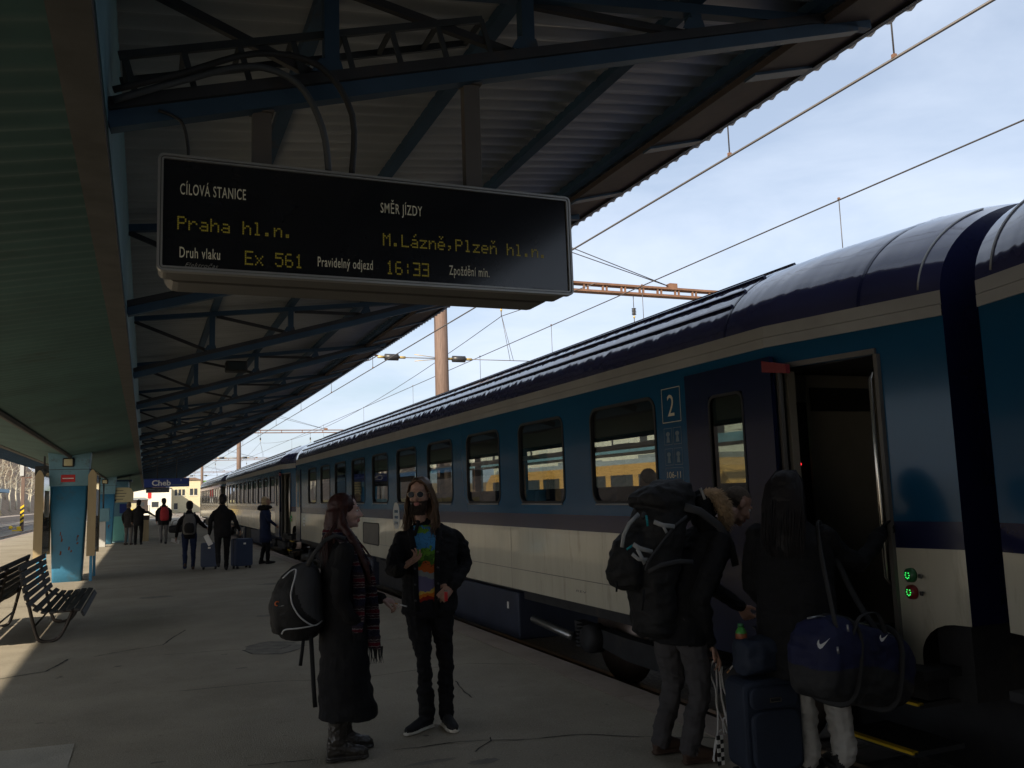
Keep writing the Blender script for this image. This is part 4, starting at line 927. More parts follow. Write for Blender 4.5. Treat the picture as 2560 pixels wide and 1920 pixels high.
# birches: bare winter trees, four shapes shared
def birch_meshes(seed):
    r = random.Random(seed); h = r.uniform(10, 14); tr = MB(); cw = MB()
    pts = [Vector((0, 0, -.5))]
    for k in range(1, 9): pts.append(Vector((r.gauss(0, .10)*k*.4, r.gauss(0, .10)*k*.4, h*k/8)))
    tr.tube(pts, [.17*(1-k/8.6) for k in range(9)], 7)
    def branch(p, d, ln, rad, lvl):
        q = [p]; n = 4
        for k in range(n): d = (d+Vector((r.gauss(0, .18), r.gauss(0, .18), r.gauss(.04, .12)))).normalized(); q.append(q[-1]+d*ln/n)
        (tr if lvl == 0 else cw).tube(q, [rad*(1-.75*k/n) for k in range(n+1)], 4 if lvl < 2 else 3, cap=False)
        if lvl < 2:
            for _ in range(5 if lvl == 0 else 5):
                i = r.randint(1, n); branch(q[i], (d+Vector((r.gauss(0, .7), r.gauss(0, .7), r.gauss(-.1, .4)))).normalized(), ln*r.uniform(.35, .6), rad*.45, lvl+1)
    for k in range(13):
        z = h*r.uniform(.28, .95); i = min(7, int(z/h*8)); p = pts[i].lerp(pts[i+1], z/h*8-i); a = r.uniform(0, 6.28)
        branch(p, Vector((math.cos(a)*.8, math.sin(a)*.8, r.uniform(.5, 1.1))).normalized(), (h-z)*.35+1.2, .05, 0)
    return tr.mesh('trunk', 'birch_bark'), cw.mesh('crown', 'twig')
BM = [birch_meshes(s) for s in range(4)]; rb = random.Random(9)
for k in range(64):
    y = rb.uniform(105, 300); x = -rb.uniform(28.5, 31+.10*(y-60)); i = (-28-x)/4.5; z = -.65+34*min(1, i/30*3.2)**1.05
    t = empty('birch_tree', (x, y, z), rb.uniform(0, 6.28)); tag(t, 'bare pale-trunked birch standing in the wood behind the timber fence', 'tree', 'birches on the slope')
    a, b = BM[k % 4]; s = rb.uniform(.8, 1.25); inst(a, 'trunk', t, scale=(s*1.3, s*1.3, s)); inst(b, 'crown', t, scale=(s, s, s))
# striped catenary mast by the left tracks, marker posts, hand point lever
def striped(x, y, h, r, hs, label, cat='mast', group=None):
    p = empty('striped_mast', (x, y, -.6)); tag(p, label, cat, group)
    MB().box(-r, r, -r, r, 0, h).build('shaft', 'mast_steel' if h > 4 else 'cabinet_grey', p)
    k = int(hs/.45)
    for q in range(k):
        MB().add([(-r-.004, -r-.004, .5+.45*q), (r+.004, -r-.004, .72+.45*q), (r+.004, -r-.004, .94+.45*q), (-r-.004, -r-.004, .72+.45*q)], [(0, 1, 2, 3)]).build('warning_stripe', 'black_paint', p)
        MB().add([(-r-.004, -r-.004, .73+.45*q), (r+.004, -r-.004, .95+.45*q), (r+.004, -r-.004, 1.16+.45*q), (-r-.004, -r-.004, .94+.45*q)], [(0, 1, 2, 3)]).build('warning_stripe', 'yellow_paint', p)
    return p
p = striped(-10.75, 95, 11, .15, 2.2, 'tall lattice mast with black and yellow stripes between the sunny tracks')
MB().box(-.28, .05, -.26, -.195, 5.2, 8.2).build('cabinet', 'cabinet_grey', p); MB().box(.2, .75, -.1, .1, 5.0, 5.06).build('bracket', 'rust', p)
striped(-20.3, 130, 2.6, .14, 1.8, 'short black and yellow striped post before the timber fence', 'post', 'striped marker posts'); striped(-19.0, 131, 2.6, .14, 1.8, 'short black and yellow striped post before the timber fence', 'post', 'striped marker posts')
pl = empty('point_lever', (-10.75, 92.5, -.5)); pl.scale = (.55, .55, .55); tag(pl, 'yellow point lever with round counterweight at the foot of the striped mast', 'point lever')
MB().box(-.9, .55, -.2, .2, 0, .22).build('base', 'yellow_paint', pl); MB().box(-.2, .4, -.18, .18, .225, .75).build('housing', 'yellow_paint', pl, .05); MB().tube([(-.1, 0, .5), (-1.0, 0, .62)], .04, 8).build('arm', 'yellow_paint', pl); MB().lathe([(0, -.1), (.30, -.1), (.30, .1), (0, .1)], (-1.1, 0, .62), 20, 0, 'Y').build('counterweight', 'yellow_paint', pl)
# ================================================================== far end of the yard
def house(name, x0, x1, y0, y1, h, rh, wall, roof, label, wins):
    o = empty(name, ((x0+x1)/2, (y0+y1)/2, -.65)); tag(o, label, 'house'); w, d = (x1-x0)/2, (y1-y0)/2
    MB().box(-w, w, -d, d, 0, h).build('wall', wall, o); MB().extr([(-w-.25, h), (w+.25, h), (w*.6, h+rh), (-w*.6, h+rh)], -d-.25, d+.25, 'Y').build('roof', roof, o)
    for (x, z, ww, hh) in wins:
        f = MB().box(x-ww/2, x+ww/2, -d-.04, -d-.005, z, z+hh).build('window', 'window_dark', o); MB().box(x-ww/2-.08, x+ww/2+.08, -d-.10, -d-.045, z-.14, z-.02).build('sill', 'house_white', f)
    return o
house('house', 4.7, 10.2, 188, 198, 6.6, .5, 'house_cream', 'house_roof', 'yellow-cream house with dark windows beyond the last coach', [(-1.9, 3.6, .5, 1.2), (-1.2, 3.6, .5, 1.2), (-.5, 3.6, .5, 1.2), (1.0, 3.6, .6, 1.3), (1.8, 3.6, .6, 1.3), (-1.9, .9, .7, 1.2), (.5, .9, .7, 1.2)])
house('house', 10.3, 13.0, 190, 198, 5.2, 1.3, 'house_cream', 'house_green', 'narrow cream house with a green roof next to the yellow-cream house', [(0, 3.2, .5, 1.1), (.0, .8, .6, 1.2)])
house('depot', -6.2, 4.5, 180, 190, 5.0, .4, 'house_white', 'house_roof', 'low bright white depot across the platform end', [(-3.5, 1.5, 1.2, 1.0), (-1.5, 1.5, 1.2, 1.0), (2.5, 1.5, 1.2, 1.0)])
wg = empty('maroon_wagon', (-1.1, 150, -.4)); tag(wg, 'small maroon wagon parked in front of the white depot', 'wagon')
MB().box(-1.5, 1.5, 0, 6, .6, 2.6).build('body', 'fascia_brown', wg); MB().extr([(-1.55, 2.6), (1.55, 2.6), (1.0, 2.95), (-1.0, 2.95)], -.1, 6.1, 'Y').build('roof', 'train_grey', wg)
for x in (-.75, .75): MB().lathe([(0, -.06), (.45, -.06), (.45, .06), (0, .06)], (x, 1.2, .45), 14, 0, 'X').build('wheel', 'rail_steel', wg)
MB().box(-.9, .9, -.03, -.002, 1.6, 2.2).build('window', 'window_dark', wg)
sgn = empty('signal_post', (.45, 118, -.5)); tag(sgn, 'red and white signal post beyond the platform end', 'signal')
MB().tube([(0, 0, 0), (0, 0, 3.6)], .07, 8).build('pole', 'cabinet_grey', sgn); MB().box(-.22, .22, -.1, .1, 2.7, 3.9).build('head', 'red_paint', sgn, .03); MB().box(-.2, .2, -.13, -.101, 1.9, 2.5).build('plate', 'white_paint', sgn)
yx = empty('yellow_box', (-1.6, 112, -.5)); tag(yx, 'yellow equipment boxes stacked beyond the platform end', 'equipment box')
MB().box(-.5, .3, 0, .6, 0, 1.5).build('box', 'yellow_paint', yx); MB().box(-.3, .6, .1, .5, 1.505, 2.2).build('box', 'cream_board', yx)
# distant wood on the horizon
mb = MB(); vs = []; n = 220; rr = random.Random(3)
for i in range(n+1):
    x = -420+5*i; hh = 9+5*mnoise.noise(Vector((i*.07, 0, 0)))+2.2*mnoise.noise(Vector((i*.45, 3, 0)))+rr.uniform(-.5, .5)
    if -160 < x < 60: hh *= .55
    vs += [(x, 640, -1), (x, 640, hh), (x, 672, hh*.9), (x, 690, -1)]
mb.add(vs, [(4*i+a, 4*i+4+a, 4*i+5+a, 4*i+1+a) for i in range(n) for a in range(3)]); o = mb.build('distant_wood', 'hill_leaf'); tag(o, 'low brown line of distant woods on the horizon', 'wood', None, 'stuff')
# ================================================================== people
V = Vector
class Fig:
    def __init__(s): s.v = []; s.f = []; s.t = []; s.tags = []
    def _tag(s, t):
        if t not in s.tags: s.tags.append(t)
        return s.tags.index(t)
    def add(s, vs, fs, t):
        b = len(s.v); k = s._tag(t); s.v += [V(p) for p in vs]; s.f += [tuple(i+b for i in f) for f in fs]; s.t += [k]*len(fs)
    def loft(s, rings, t, n=16, sq=1.0):
        # rings: (centre, half-width vector, half-depth vector)
        vs = []
        for c, a, b in rings:
            c, a, b = V(c), V(a), V(b)
            vs += [c+a*math.copysign(abs(math.cos(2*math.pi*j/n))**sq, math.cos(2*math.pi*j/n))+b*math.copysign(abs(math.sin(2*math.pi*j/n))**sq, math.sin(2*math.pi*j/n)) for j in range(n)]
        k = len(rings); fs = [(i*n+j, i*n+(j+1) % n, (i+1)*n+(j+1) % n, (i+1)*n+j) for i in range(k-1) for j in range(n)]
        c0, c1 = len(vs), len(vs)+1; vs += [V(rings[0][0]), V(rings[-1][0])]
        fs += [(c0, (j+1) % n, j) for j in range(n)]+[(c1, (k-1)*n+j, (k-1)*n+(j+1) % n) for j in range(n)]
        s.add(vs, fs, t)
    def chain(s, pts, rs, t, n=12):
        # a tapered limb through several joints, rounded ends
        pts = [V(p) for p in pts]; out = []; k = len(pts)
        d0 = (pts[1]-pts[0]).normalized(); d1 = (pts[-1]-pts[-2]).normalized()
        P = [pts[0]-d0*rs[0]*.85, pts[0]-d0*rs[0]*.5]+pts+[pts[-1]+d1*rs[-1]*.5, pts[-1]+d1*rs[-1]*.85]
        Rr = [rs[0]*.5, rs[0]*.86]+list(rs)+[rs[-1]*.86, rs[-1]*.5]
        prev = None
        for i, p in enumerate(P):
            d = (P[min(i+1, len(P)-1)]-P[max(i-1, 0)]).normalized(); u = prev or (V((0, 0, 1)) if abs(d.z) < .8 else V((0, 1, 0)))
            x = d.cross(u)
            if x.length < 1e-4: x = d.cross(V((1, 0, .2)))
            x.normalize(); u = x.cross(d).normalized(); prev = u
            out.append((p, x*Rr[i], u*Rr[i]))
        s.loft(out, t, n)
    def ell(s, c, r, t, B=None, n=14, m=8):
        B = B or (V((1, 0, 0)), V((0, 1, 0)), V((0, 0, 1))); c = V(c); rings = []
        for i in range(1, m):
            a = math.pi*i/m; rings.append((c-B[2]*r[2]*math.cos(a), B[0]*r[0]*math.sin(a), B[1]*r[1]*math.sin(a)))
        s.loft([(c-B[2]*r[2]*.999, B[0]*r[0]*.02, B[1]*r[1]*.02)]+rings+[(c+B[2]*r[2]*.999, B[0]*r[0]*.02, B[1]*r[1]*.02)], t, n)
    def build(s, name, root, mats, voxel, rule=None, wrinkle=None, smooth=3):
        base = root.matrix_basis.translation.copy()
        me = bpy.data.meshes.new('src'); me.from_pydata([v-base for v in s.v], [], s.f)
        bm = bmesh.new(); bm.from_mesh(me); bmesh.ops.recalc_face_normals(bm, faces=bm.faces); bm.to_mesh(me); bm.free()
        bvh = BVHTree.FromPolygons([v-base for v in s.v], s.f)
        o = bpy.data.objects.new('src', me); COL.objects.link(o)
        r = o.modifiers.new('r', 'REMESH'); r.mode = 'VOXEL'; r.voxel_size = voxel
        sm = o.modifiers.new('s', 'SMOOTH'); sm.factor = .5; sm.iterations = smooth
        out = bpy.data.meshes.new_from_object(o.evaluated_get(bpy.context.evaluated_depsgraph_get())); bpy.data.objects.remove(o)
        out.name = name; out.materials.clear()
        names = []
        for t in s.tags+list((rule.extra if rule and hasattr(rule, 'extra') else [])):
            names.append(t); out.materials.append(M[mats.get(t, t)])
        idx = []; vt = [0]*len(out.vertices)
        for p in out.polygons:
            c = p.center; h = bvh.find_nearest(c); t = names[s.t[h[2]]]
            if rule: t = rule(c+base, p.normal, t) or t
            k = names.index(t); idx.append(k)
            for q in p.vertices: vt[q] = k
        if wrinkle:
            amp = [wrinkle.get(t, (0, 1)) for t in names]
            nr = [v.normal.copy() for v in out.vertices]
            for i, v in enumerate(out.vertices):
                a, f = amp[vt[i]]
                if a:
                    p = v.co; w = mnoise.noise(V((p.x*f, p.y*f, p.z*f*.8)))+.6*mnoise.noise(V((p.x*f*2.1+7, p.y*f*2.1, p.z*f*2.6)))
                    w2 = abs(mnoise.noise(V((p.x*f*.7+p.z*f*1.1, p.y*f*.7, p.z*f*1.6+3)))); v.co = p+nr[i]*(a*(w-.9*w2))
        out.polygons.foreach_set('material_index', idx); out.polygons.foreach_set('use_smooth', [True]*len(idx))
        ob = bpy.data.objects.new(name, out); COL.objects.link(ob); ob.parent = root
        return ob
def basis(f, u=(0, 0, 1)):
    f = V(f).normalized(); u = V(u); r = f.cross(u).normalized(); u = r.cross(f).normalized(); return r, f, u
def head(F, c, f, u=(0, 0, 1), k=1.0, skin='skin', lips='lips', male=False):
    B = basis(f, u); c = V(c); L_ = lambda x, y, z: c+(B[0]*x+B[1]*y+B[2]*z)*k; e = lambda p, r, t=skin: F.ell(L_(*p), [q*k for q in r], t, B)
    e((0, -.012, .035), (.076, .096, .085)); e((0, .022, -.02), (.066, .074, .085)); e((0, .036, -.078), (.048 if not male else .054, .052, .040)); e((0, .078, -.100), (.020, .018, .016))
    e((0, .084, .026), (.050, .016, .012)); e((.034, .070, -.030), (.024, .022, .022)); e((-.034, .070, -.030), (.024, .022, .022))
    F.chain([L_(0, .090, .020), L_(0, .106, -.010), L_(0, .114, -.030)], [.008*k, .0105*k, .014*k], skin, 8)
    e((.012, .100, -.036), (.009, .010, .008)); e((-.012, .100, -.036), (.009, .010, .008))
    e((0, .094, -.060), (.024, .012, .0065), lips); e((0, .092, -.072), (.021, .012, .0075), lips)
    for s in (-1, 1): e((s*.077, -.008, -.008), (.009, .020, .032))
    return B, L_
def eyes(root, L_, B, k=1.0, dark='eye_dark'):
    b = root.matrix_basis.translation
    for s in (-1, 1):
        mb = MB(); p = L_(s*.032, .079, .004)-b
        for (r, off, m) in ((.0125, 0, 0), (.0075, .007, 1)):
            vs = []
            for i in range(5):
                for j in range(8): a = math.pi*i/4; q = 2*math.pi*j/8; vs.append(p+B[1]*off*k+(B[0]*math.sin(a)*math.cos(q)*1.15+B[1]*math.sin(a)*math.sin(q)*.8+B[2]*math.cos(a)*.62)*r*k)
            mb.add(vs, [(i*8+j, i*8+(j+1) % 8, i*8+8+(j+1) % 8, i*8+8+j) for i in range(4) for j in range(8)], m, True)
        mb.build('eye', ['eye_white', dark], root)
        vs = []                                               # brow
        MB().tube([L_(s*.014, .096, .030)-b, L_(s*.034, .093, .036)-b, L_(s*.052, .080, .030)-b], [.0025*k, .0032*k, .002*k], 6).build('eyebrow', 'hair_dark', root)
def hand(F, wrist, d, palm, thumb, t='skin', k=1.0, curl=(35, 35, 25), spread=6, curls=None):
    # d: direction of the fingers, palm: the way the palm faces, thumb: side of the thumb
    d = V(d).normalized(); palm = (V(palm)-d*V(palm).dot(d)).normalized(); th = V(thumb); th = (th-d*th.dot(d)-palm*th.dot(palm)).normalized(); w = V(wrist)
    F.loft([(w, th*.026*k, palm*.020*k), (w+d*.03*k, th*.034*k, palm*.018*k), (w+d*.07*k, th*.041*k, palm*.015*k), (w+d*.092*k, th*.039*k, palm*.012*k)], t, 14)
    ln = [(.040, .026, .022), (.045, .029, .023), (.041, .027, .022), (.031, .021, .019)]
    for i in range(4):
        c = curls[i] if curls else curl
        off = (.031-.0207*i)*k; p = w+d*.088*k+th*off; dd = Quaternion(palm, R(-spread*(1.5-i)) if th.cross(d).dot(palm) > 0 else R(spread*(1.5-i))) @ d
        ax = dd.cross(palm); pts = [p-d*.01*k, p]; a = 0
        for q in range(3): a += c[q]; v = dd*math.cos(R(a))+palm*math.sin(R(a)); pts.append(pts[-1]+v*ln[i][q]*k)
        F.chain(pts, [.0095*k, .0098*k, .0088*k, .008*k, .007*k], t, 8)
    p = w+d*.022*k+th*.026*k; a = (d*.65+th*.75+palm*.35).normalized(); b = (d*.85+th*.25+palm*.45).normalized()
    F.chain([p-a*.01*k, p+a*.035*k, p+a*.035*k+b*.030*k, p+a*.035*k+b*.052*k], [.014*k, .012*k, .0105*k, .008*k], t, 8)
def strands(root, name, m, roots, n=8, r=.004, seed=1, parent=None):
    # roots: list of point lists (guide curves); every guide becomes a lock of hair
    mb = MB(); b = root.matrix_basis.translation
    for pts in roots:
        pts = [V(p)-b for p in pts]; k = len(pts); mb.tube(pts, [r*(1.0 if i < k-2 else (.7 if i < k-1 else .2)) for i in range(k)], 4, cap=False)
    o = mb.build(name, m, root); o['kind'] = 'stuff'; return o
def person(name, loc, label, cat='person', group=None):
    o = empty(name, loc); tag(o, label, cat, group); return o
def shoe(F, heel, toe, sole, upper, h=.10, w=.045):
    heel, toe = V(heel), V(toe); d = (toe-heel); d.z = 0; ln = d.length; d.normalize(); s = V((-d.y, d.x, 0)); z = V((0, 0, 1))
    for (z0, z1, t, e) in ((.004, .026, sole, .004), (.024, None, upper, 0)):
        if z1: F.loft([(heel+d*(ln*q)+z*((z0+z1)/2), s*(w*ww+e), z*(z1-z0)/2*1.1) for q, ww in ((-.02, .55), (.05, .8), (.25, .82), (.5, .86), (.72, 1.0), (.9, .85), (1.0, .45))], t, 12)
        else: F.loft([(heel+d*(ln*q)+z*(.02+hh/2), s*w*ww, z*hh/2) for q, ww, hh in ((-.0, .6, h), (.08, .8, h), (.28, .8, h*1.0), (.45, .82, h*.78), (.68, .92, h*.55), (.88, .8, h*.42), (.99, .4, h*.28))], t, 12)

# ------------------------------------------------------------------ woman in the long coat
W = person('person', (1.215, 5.86, 0), 'person in long black coat with striped scarf, holding out a cigarette')
F = Fig(); y0 = 5.86; X, Y_, Z = V((1, 0, 0)), V((0, 1, 0)), V((0, 0, 1))
coat = [(.245, 1.235, .195, .215), (.30, 1.230, .190, .215), (.50, 1.210, .165, .20), (.75, 1.210, .160, .19), (.90, 1.210, .155, .18), (1.05, 1.210, .150, .175), (1.18, 1.205, .150, .19), (1.27, 1.19, .130, .195), (1.33, 1.185, .105, .165), (1.38, 1.19, .075, .10), (1.42, 1.195, .06, .065)]
F.loft([((x, y0, z), X*a, Y_*b) for z, x, a, b in coat], 'coat', 24)
F.chain([(1.19, y0, 1.38), (1.205, y0, 1.45), (1.215, y0, 1.50)], [.056, .052, .052], 'skin')
HB, HL = head(F, (1.226, y0, 1.553), (1, -.12, -.02), k=.93)
F.chain([(1.195, 6.02, 1.30), (1.24, 6.07, 1.14), (1.29, 6.05, 1.02), (1.39, 5.99, .985), (1.475, 5.945, .958)], [.065, .058, .054, .048, .043], 'coat')
F.chain([(1.185, 5.69, 1.30), (1.15, 5.645, 1.14), (1.14, 5.645, 1.0), (1.20, 5.66, .90), (1.27, 5.69, .86)], [.065, .058, .055, .05, .046], 'coat')
hand(F, (1.480, 5.94, .955), (.96, -.12, -.25), (-.1, .25, -.95), (0, -1, .1), k=.95, curl=(48, 55, 35))
for (yy, x0, x1) in ((5.755, 1.085, 1.335), (5.975, 1.17, 1.42)):
    F.chain([(x0+.07, yy, .62), (x0+.06, yy, .30), (x0+.055, yy, .12)], [.075, .062, .058], 'boot'); shoe(F, (x0-.01, yy, 0), (x1, yy-.02, 0), 'boot', 'boot', .135, .055)
def wr_(p, n, t):
    if t == 'boot' and p.z > .245: return 'coat'
W_b = F.build('body', W, {'coat': 'cloth_black', 'skin': 'skin_pale', 'boot': 'boot_leather'}, .0058, wr_, {'coat': (.014, 6.5), 'boot': (.006, 22)})
eyes(W, HL, HB, .93)
# hair: long and dark auburn, parted, falling behind and in front of the shoulder
G = Fig(); B = HB; hl = HL
G.ell(hl(0, -.028, .042), (.088, .096, .088), 'h', B); G.ell(hl(0, -.062, -.02), (.088, .062, .10), 'h', B); G.ell(hl(0, -.05, -.06), (.086, .045, .10), 'h', B)
G.chain([hl(.074, -.028, .0), hl(.082, -.030, -.09), (1.245, 5.715, 1.36), (1.285, 5.69, 1.27), (1.325, 5.68, 1.17), (1.345, 5.69, 1.10)], [.022, .034, .036, .032, .024, .010], 'h', 10)
G.loft([((1.150, y0, 1.56), X*.052, Y_*.078), ((1.140, y0, 1.46), X*.056, Y_*.088), ((1.135, y0, 1.37), X*.05, Y_*.10), ((1.13, y0, 1.28), X*.03, Y_*.10), ((1.11, y0, 1.18), X*.012, Y_*.06)], 'h')
def hr(c, n, t):
    q = (c-hl(0, .0, 0)); 
    return t
G.build('hair', W, {'h': 'hair_auburn'}, .008, None, {'h': (.004, 26)})
rs = random.Random(11); gs = []
for k in range(190):
    s = rs.choice((1, 1, -1)); a = rs.uniform(0, 1)
    p0 = hl(s*rs.uniform(.0, .02), .05-.10*a+rs.uniform(-.01, .01), .112-.02*abs(a-.3)); p1 = hl(s*.080, .018-.075*a, .05); p2 = hl(s*.089, -.008-.06*a, -.045)
    if a < .55:
        e = V((1.30+rs.gauss(.03, .025), y0-s*rs.uniform(.15, .185), 1.12+rs.uniform(-.06, .12))); m1 = p2.lerp(e, .35)+V((-.015, -s*.025, .0)); m2 = p2.lerp(e, .7)+V((0, -s*.02, 0)); gs.append([p0, p1, p2, m1, m2, e])
    else:
        e = V((1.10+rs.gauss(0, .02), y0-s*rs.uniform(.02, .12), 1.20+rs.uniform(-.05, .1))); gs.append([p0, p1, p2, p2.lerp(e, .5)+V((-.035, 0, 0)), e])
strands(W, 'hair_locks', 'hair_auburn', gs, r=.0062)
# scarf
ms = mat('scarf', (0.1, 0.02, 0.03), 0.95, var=0, bump=.6, bscale=90, spec=.1)
n_ = ms.node_tree.nodes; l_ = ms.node_tree.links.new; tcn = n_.new('ShaderNodeTexCoord'); sx = n_.new('ShaderNodeSeparateXYZ'); l_(tcn.outputs['Object'], sx.inputs[0])
nzz = n_.new('ShaderNodeTexNoise'); nzz.inputs['Scale'].default_value = 60; l_(tcn.outputs['Object'], nzz.inputs['Vector'])
ad = n_.new('ShaderNodeMath'); ad.operation = 'MULTIPLY_ADD'; l_(nzz.outputs['Fac'], ad.inputs[0]); ad.inputs[1].default_value = .018; l_(sx.outputs['Z'], ad.inputs[2])
md = n_.new('ShaderNodeMath'); md.operation = 'MODULO'; l_(ad.outputs[0], md.inputs[0]); md.inputs[1].default_value = .21
dv = n_.new('ShaderNodeMath'); dv.operation = 'DIVIDE'; l_(md.outputs[0], dv.inputs[0]); dv.inputs[1].default_value = .21
rp = n_.new('ShaderNodeValToRGB'); rp.color_ramp.interpolation = 'CONSTANT'; cols = [(0, (.012, .012, .024)), (.14, (.13, .12, .12)), (.16, (.035, .015, .02)), (.22, (.12, .105, .11)), (.24, (.028, .012, .018)), (.29, (.12, .11, .11)), (.31, (.065, .008, .016)), (.42, (.11, .10, .10)), (.44, (.03, .018, .022)), (.49, (.12, .11, .11)), (.51, (.022, .016, .022)), (.60, (.013, .014, .028)), (.80, (.10, .09, .1)), (.82, (.055, .008, .014)), (.90, (.11, .10, .105)), (.93, (.02, .015, .022))]
while len(rp.color_ramp.elements) < len(cols): rp.color_ramp.elements.new(.5)
for el, (ps, c) in zip(rp.color_ramp.elements, cols): el.position = ps; el.color = (*c, 1)
l_(dv.outputs[0], rp.inputs[0]); l_(rp.outputs[0], n_['Principled BSDF'].inputs['Base Color'])
G = Fig()
ring = []
for k in range(13):
    a = 2*math.pi*k/12; ring.append(V((1.195+.088*math.cos(a), y0+.098*math.sin(a), 1.375+.02*math.sin(a*2)-.045*math.cos(a))))
G.chain(ring, [.034]*13, 's', 10)
def tail(pts, w, y): G.loft([((x, yy, z), V((.82, -.45, 0))*w*k, V((.45, .82, 0))*.013) for (x, z), yy, k in zip(pts, y, (1, 1, 1.1, 1.1, 1.15, 1.2, 1.2, 1.1))], 's', 12)
tail([(1.10, 1.43), (1.157, 1.405), (1.200, 1.335), (1.235, 1.25), (1.262, 1.15), (1.27, 1.05), (1.265, .92), (1.255, .79)], .040, [5.79, 5.745, 5.69, 5.665, 5.655, 5.66, 5.665, 5.665])
tail([(1.23, 1.40), (1.275, 1.30), (1.315, 1.20), (1.345, 1.117), (1.362, 1.013), (1.367, .91), (1.372, .78), (1.382, .665)], .046, [5.73, 5.70, 5.70, 5.71, 5.725, 5.73, 5.735, 5.735])
sc = G.build('scarf', W, {'s': 'scarf'}, .007, None, {'s': (.005, 20)})
gs = []
for k in range(16): x = 1.345+.006*k; gs.append([(x, 5.735, .68), (x+rs.gauss(0, .006), 5.73, .62), (x+rs.gauss(0, .01), 5.73, .575)])
for k in range(10): x = 1.225+.007*k; gs.append([(x, 5.665, .80), (x+rs.gauss(0, .005), 5.66, .74)])
strands(W, 'scarf_fringe', 'cloth_charcoal', gs, r=.0035)
# cigarette in her hand
cg = empty('cigarette', (1.565, 5.905, .925)); tag(cg, 'lit cigarette between the fingers of the outstretched hand', 'cigarette')
MB().tube([(.0, 0, 0), (.022, -.004, -.007)], .0042, 8).build('filter', 'cig_filter', cg); MB().tube([(.0222, -.004, -.007), (.075, -.012, -.026)], .0042, 8).build('paper_tube', 'paper', cg); MB().tube([(.0752, -.012, -.026), (.081, -.013, -.028)], .004, 8).build('ash', 'cabinet_grey', cg)

# ------------------------------------------------------------------ long-haired man with sunglasses
Mn = person('person', (1.92, 6.2, 0), 'person with long brown hair, round sunglasses and a colourful printed T-shirt')
F = Fig(); f = V((-.22, -.975, 0)); r_ = V((-.975, .22, 0)); c0 = V((1.90, 6.21, 0))
T = lambda a, b, z: c0+r_*a+f*b+V((0, 0, z))     # a: to his right, b: forward
tor = [(.775, .17, .110, 0), (.82, .20, .130, 0), (.95, .20, .130, .005), (1.08, .20, .132, .01), (1.20, .21, .135, .012), (1.30, .222, .125, .008), (1.36, .218, .108, 0), (1.405, .165, .09, -.005), (1.44, .10, .075, -.01), (1.475, .065, .062, -.012)]
F.loft([(T(-.005, b, z), r_*a, f*d) for z, a, d, b in tor], 'jacket', 24)
F.chain([T(.03, -.01, 1.43), T(.045, .0, 1.50), T(.05, .005, 1.56)], [.062, .056, .055], 'skin')
hf = V((-.55, -.83, -.02)); HB, HL = head(F, (1.838, 6.175, 1.648), hf, k=1.0, male=True)
F.chain([T(.185, -.005, 1.345), (1.665, 6.21, 1.25), (1.630, 6.18, 1.12), (1.632, 6.07, 1.115), (1.640, 5.985, 1.150)], [.056, .062, .060, .052, .047], 'jacket')
F.chain([T(-.190, -.005, 1.34), (2.145, 6.20, 1.26), (2.185, 6.23, 1.13), (2.10, 6.13, 1.04), (2.025, 6.06, .995)], [.058, .066, .064, .056, .047], 'jacket')
hand(F, (1.645, 5.980, 1.155), (.72, -.30, .45), (-.35, -.30, .88), (-.2, -.9, -.1), curls=[(8, 20, 15), (14, 25, 20), (26, 34, 25), (36, 40, 30)], spread=9)
hand(F, (2.025, 6.055, .995), (-.62, -.30, -.45), (-.1, .75, -.45), (-.35, -.55, .75), curl=(40, 45, 30), spread=4)
for (hp, kn, an, rr) in ((( .085, 0, .80), (1.835, 6.15, .475), (1.868, 6.215, .09), 1), ((-.085, 0, .80), (2.003, 6.17, .465), (2.010, 6.205, .09), 1)):
    F.chain([T(*hp), T(*hp).lerp(V(kn), .5), kn, V(kn).lerp(V(an), .45), an], [.088, .076, .058, .058, .062], 'jeans')
shoe(F, (1.905, 6.235, 0), (1.675, 6.085, 0), 'sole', 'shoe', .095, .047); shoe(F, (2.008, 6.255, 0), (2.000, 5.985, 0), 'sole', 'shoe', .095, .047)
def rule(p, n, t):
    if t == 'jacket':
        q = p-c0; a = q.dot(r_); b = q.dot(f)
        lo = -.055+.02*(1.3-p.z); hi = .100+.03*max(0, p.z-1.25)-.05*max(0, 1.0-p.z)
        if b > .03 and lo < a < hi and p.z < 1.43: return 'tee'
        if p.z < .80: return 'jeans'
    if t == 'skin':
        q = p-V((1.838, 6.175, 1.648)); x, y, z = q.dot(HB[0]), q.dot(HB[1]), q.dot(HB[2])
        if -.15 < z < -.045 and y > -.01 and (z < -.078 or abs(x) > .030 or y > .02 and z > -.056 and z < -.046): return 'beard'
rule.extra = ['tee', 'beard']
mt = mat('tee', (.1, .2, .4), .85, var=0, spec=.15)
n_ = mt.node_tree.nodes; l_ = mt.node_tree.links.new; tcn = n_.new('ShaderNodeTexCoord'); sx = n_.new('ShaderNodeSeparateXYZ'); l_(tcn.outputs['Object'], sx.inputs[0])
def tex(scale, d=3):
    k = n_.new('ShaderNodeTexNoise'); k.inputs['Scale'].default_value = scale; k.inputs['Detail'].default_value = d; l_(tcn.outputs['Object'], k.inputs['Vector']); return k.outputs['Fac']
def mth(op, a, b):
    k = n_.new('ShaderNodeMath'); k.operation = op
    for i, q in enumerate((a, b)):
        if isinstance(q, (int, float)): k.inputs[i].default_value = q
        else: l_(q, k.inputs[i])
    return k.outputs[0]
zz = mth('ADD', sx.outputs['Z'], mth('MULTIPLY', mth('SUBTRACT', tex(14), .5), .14))
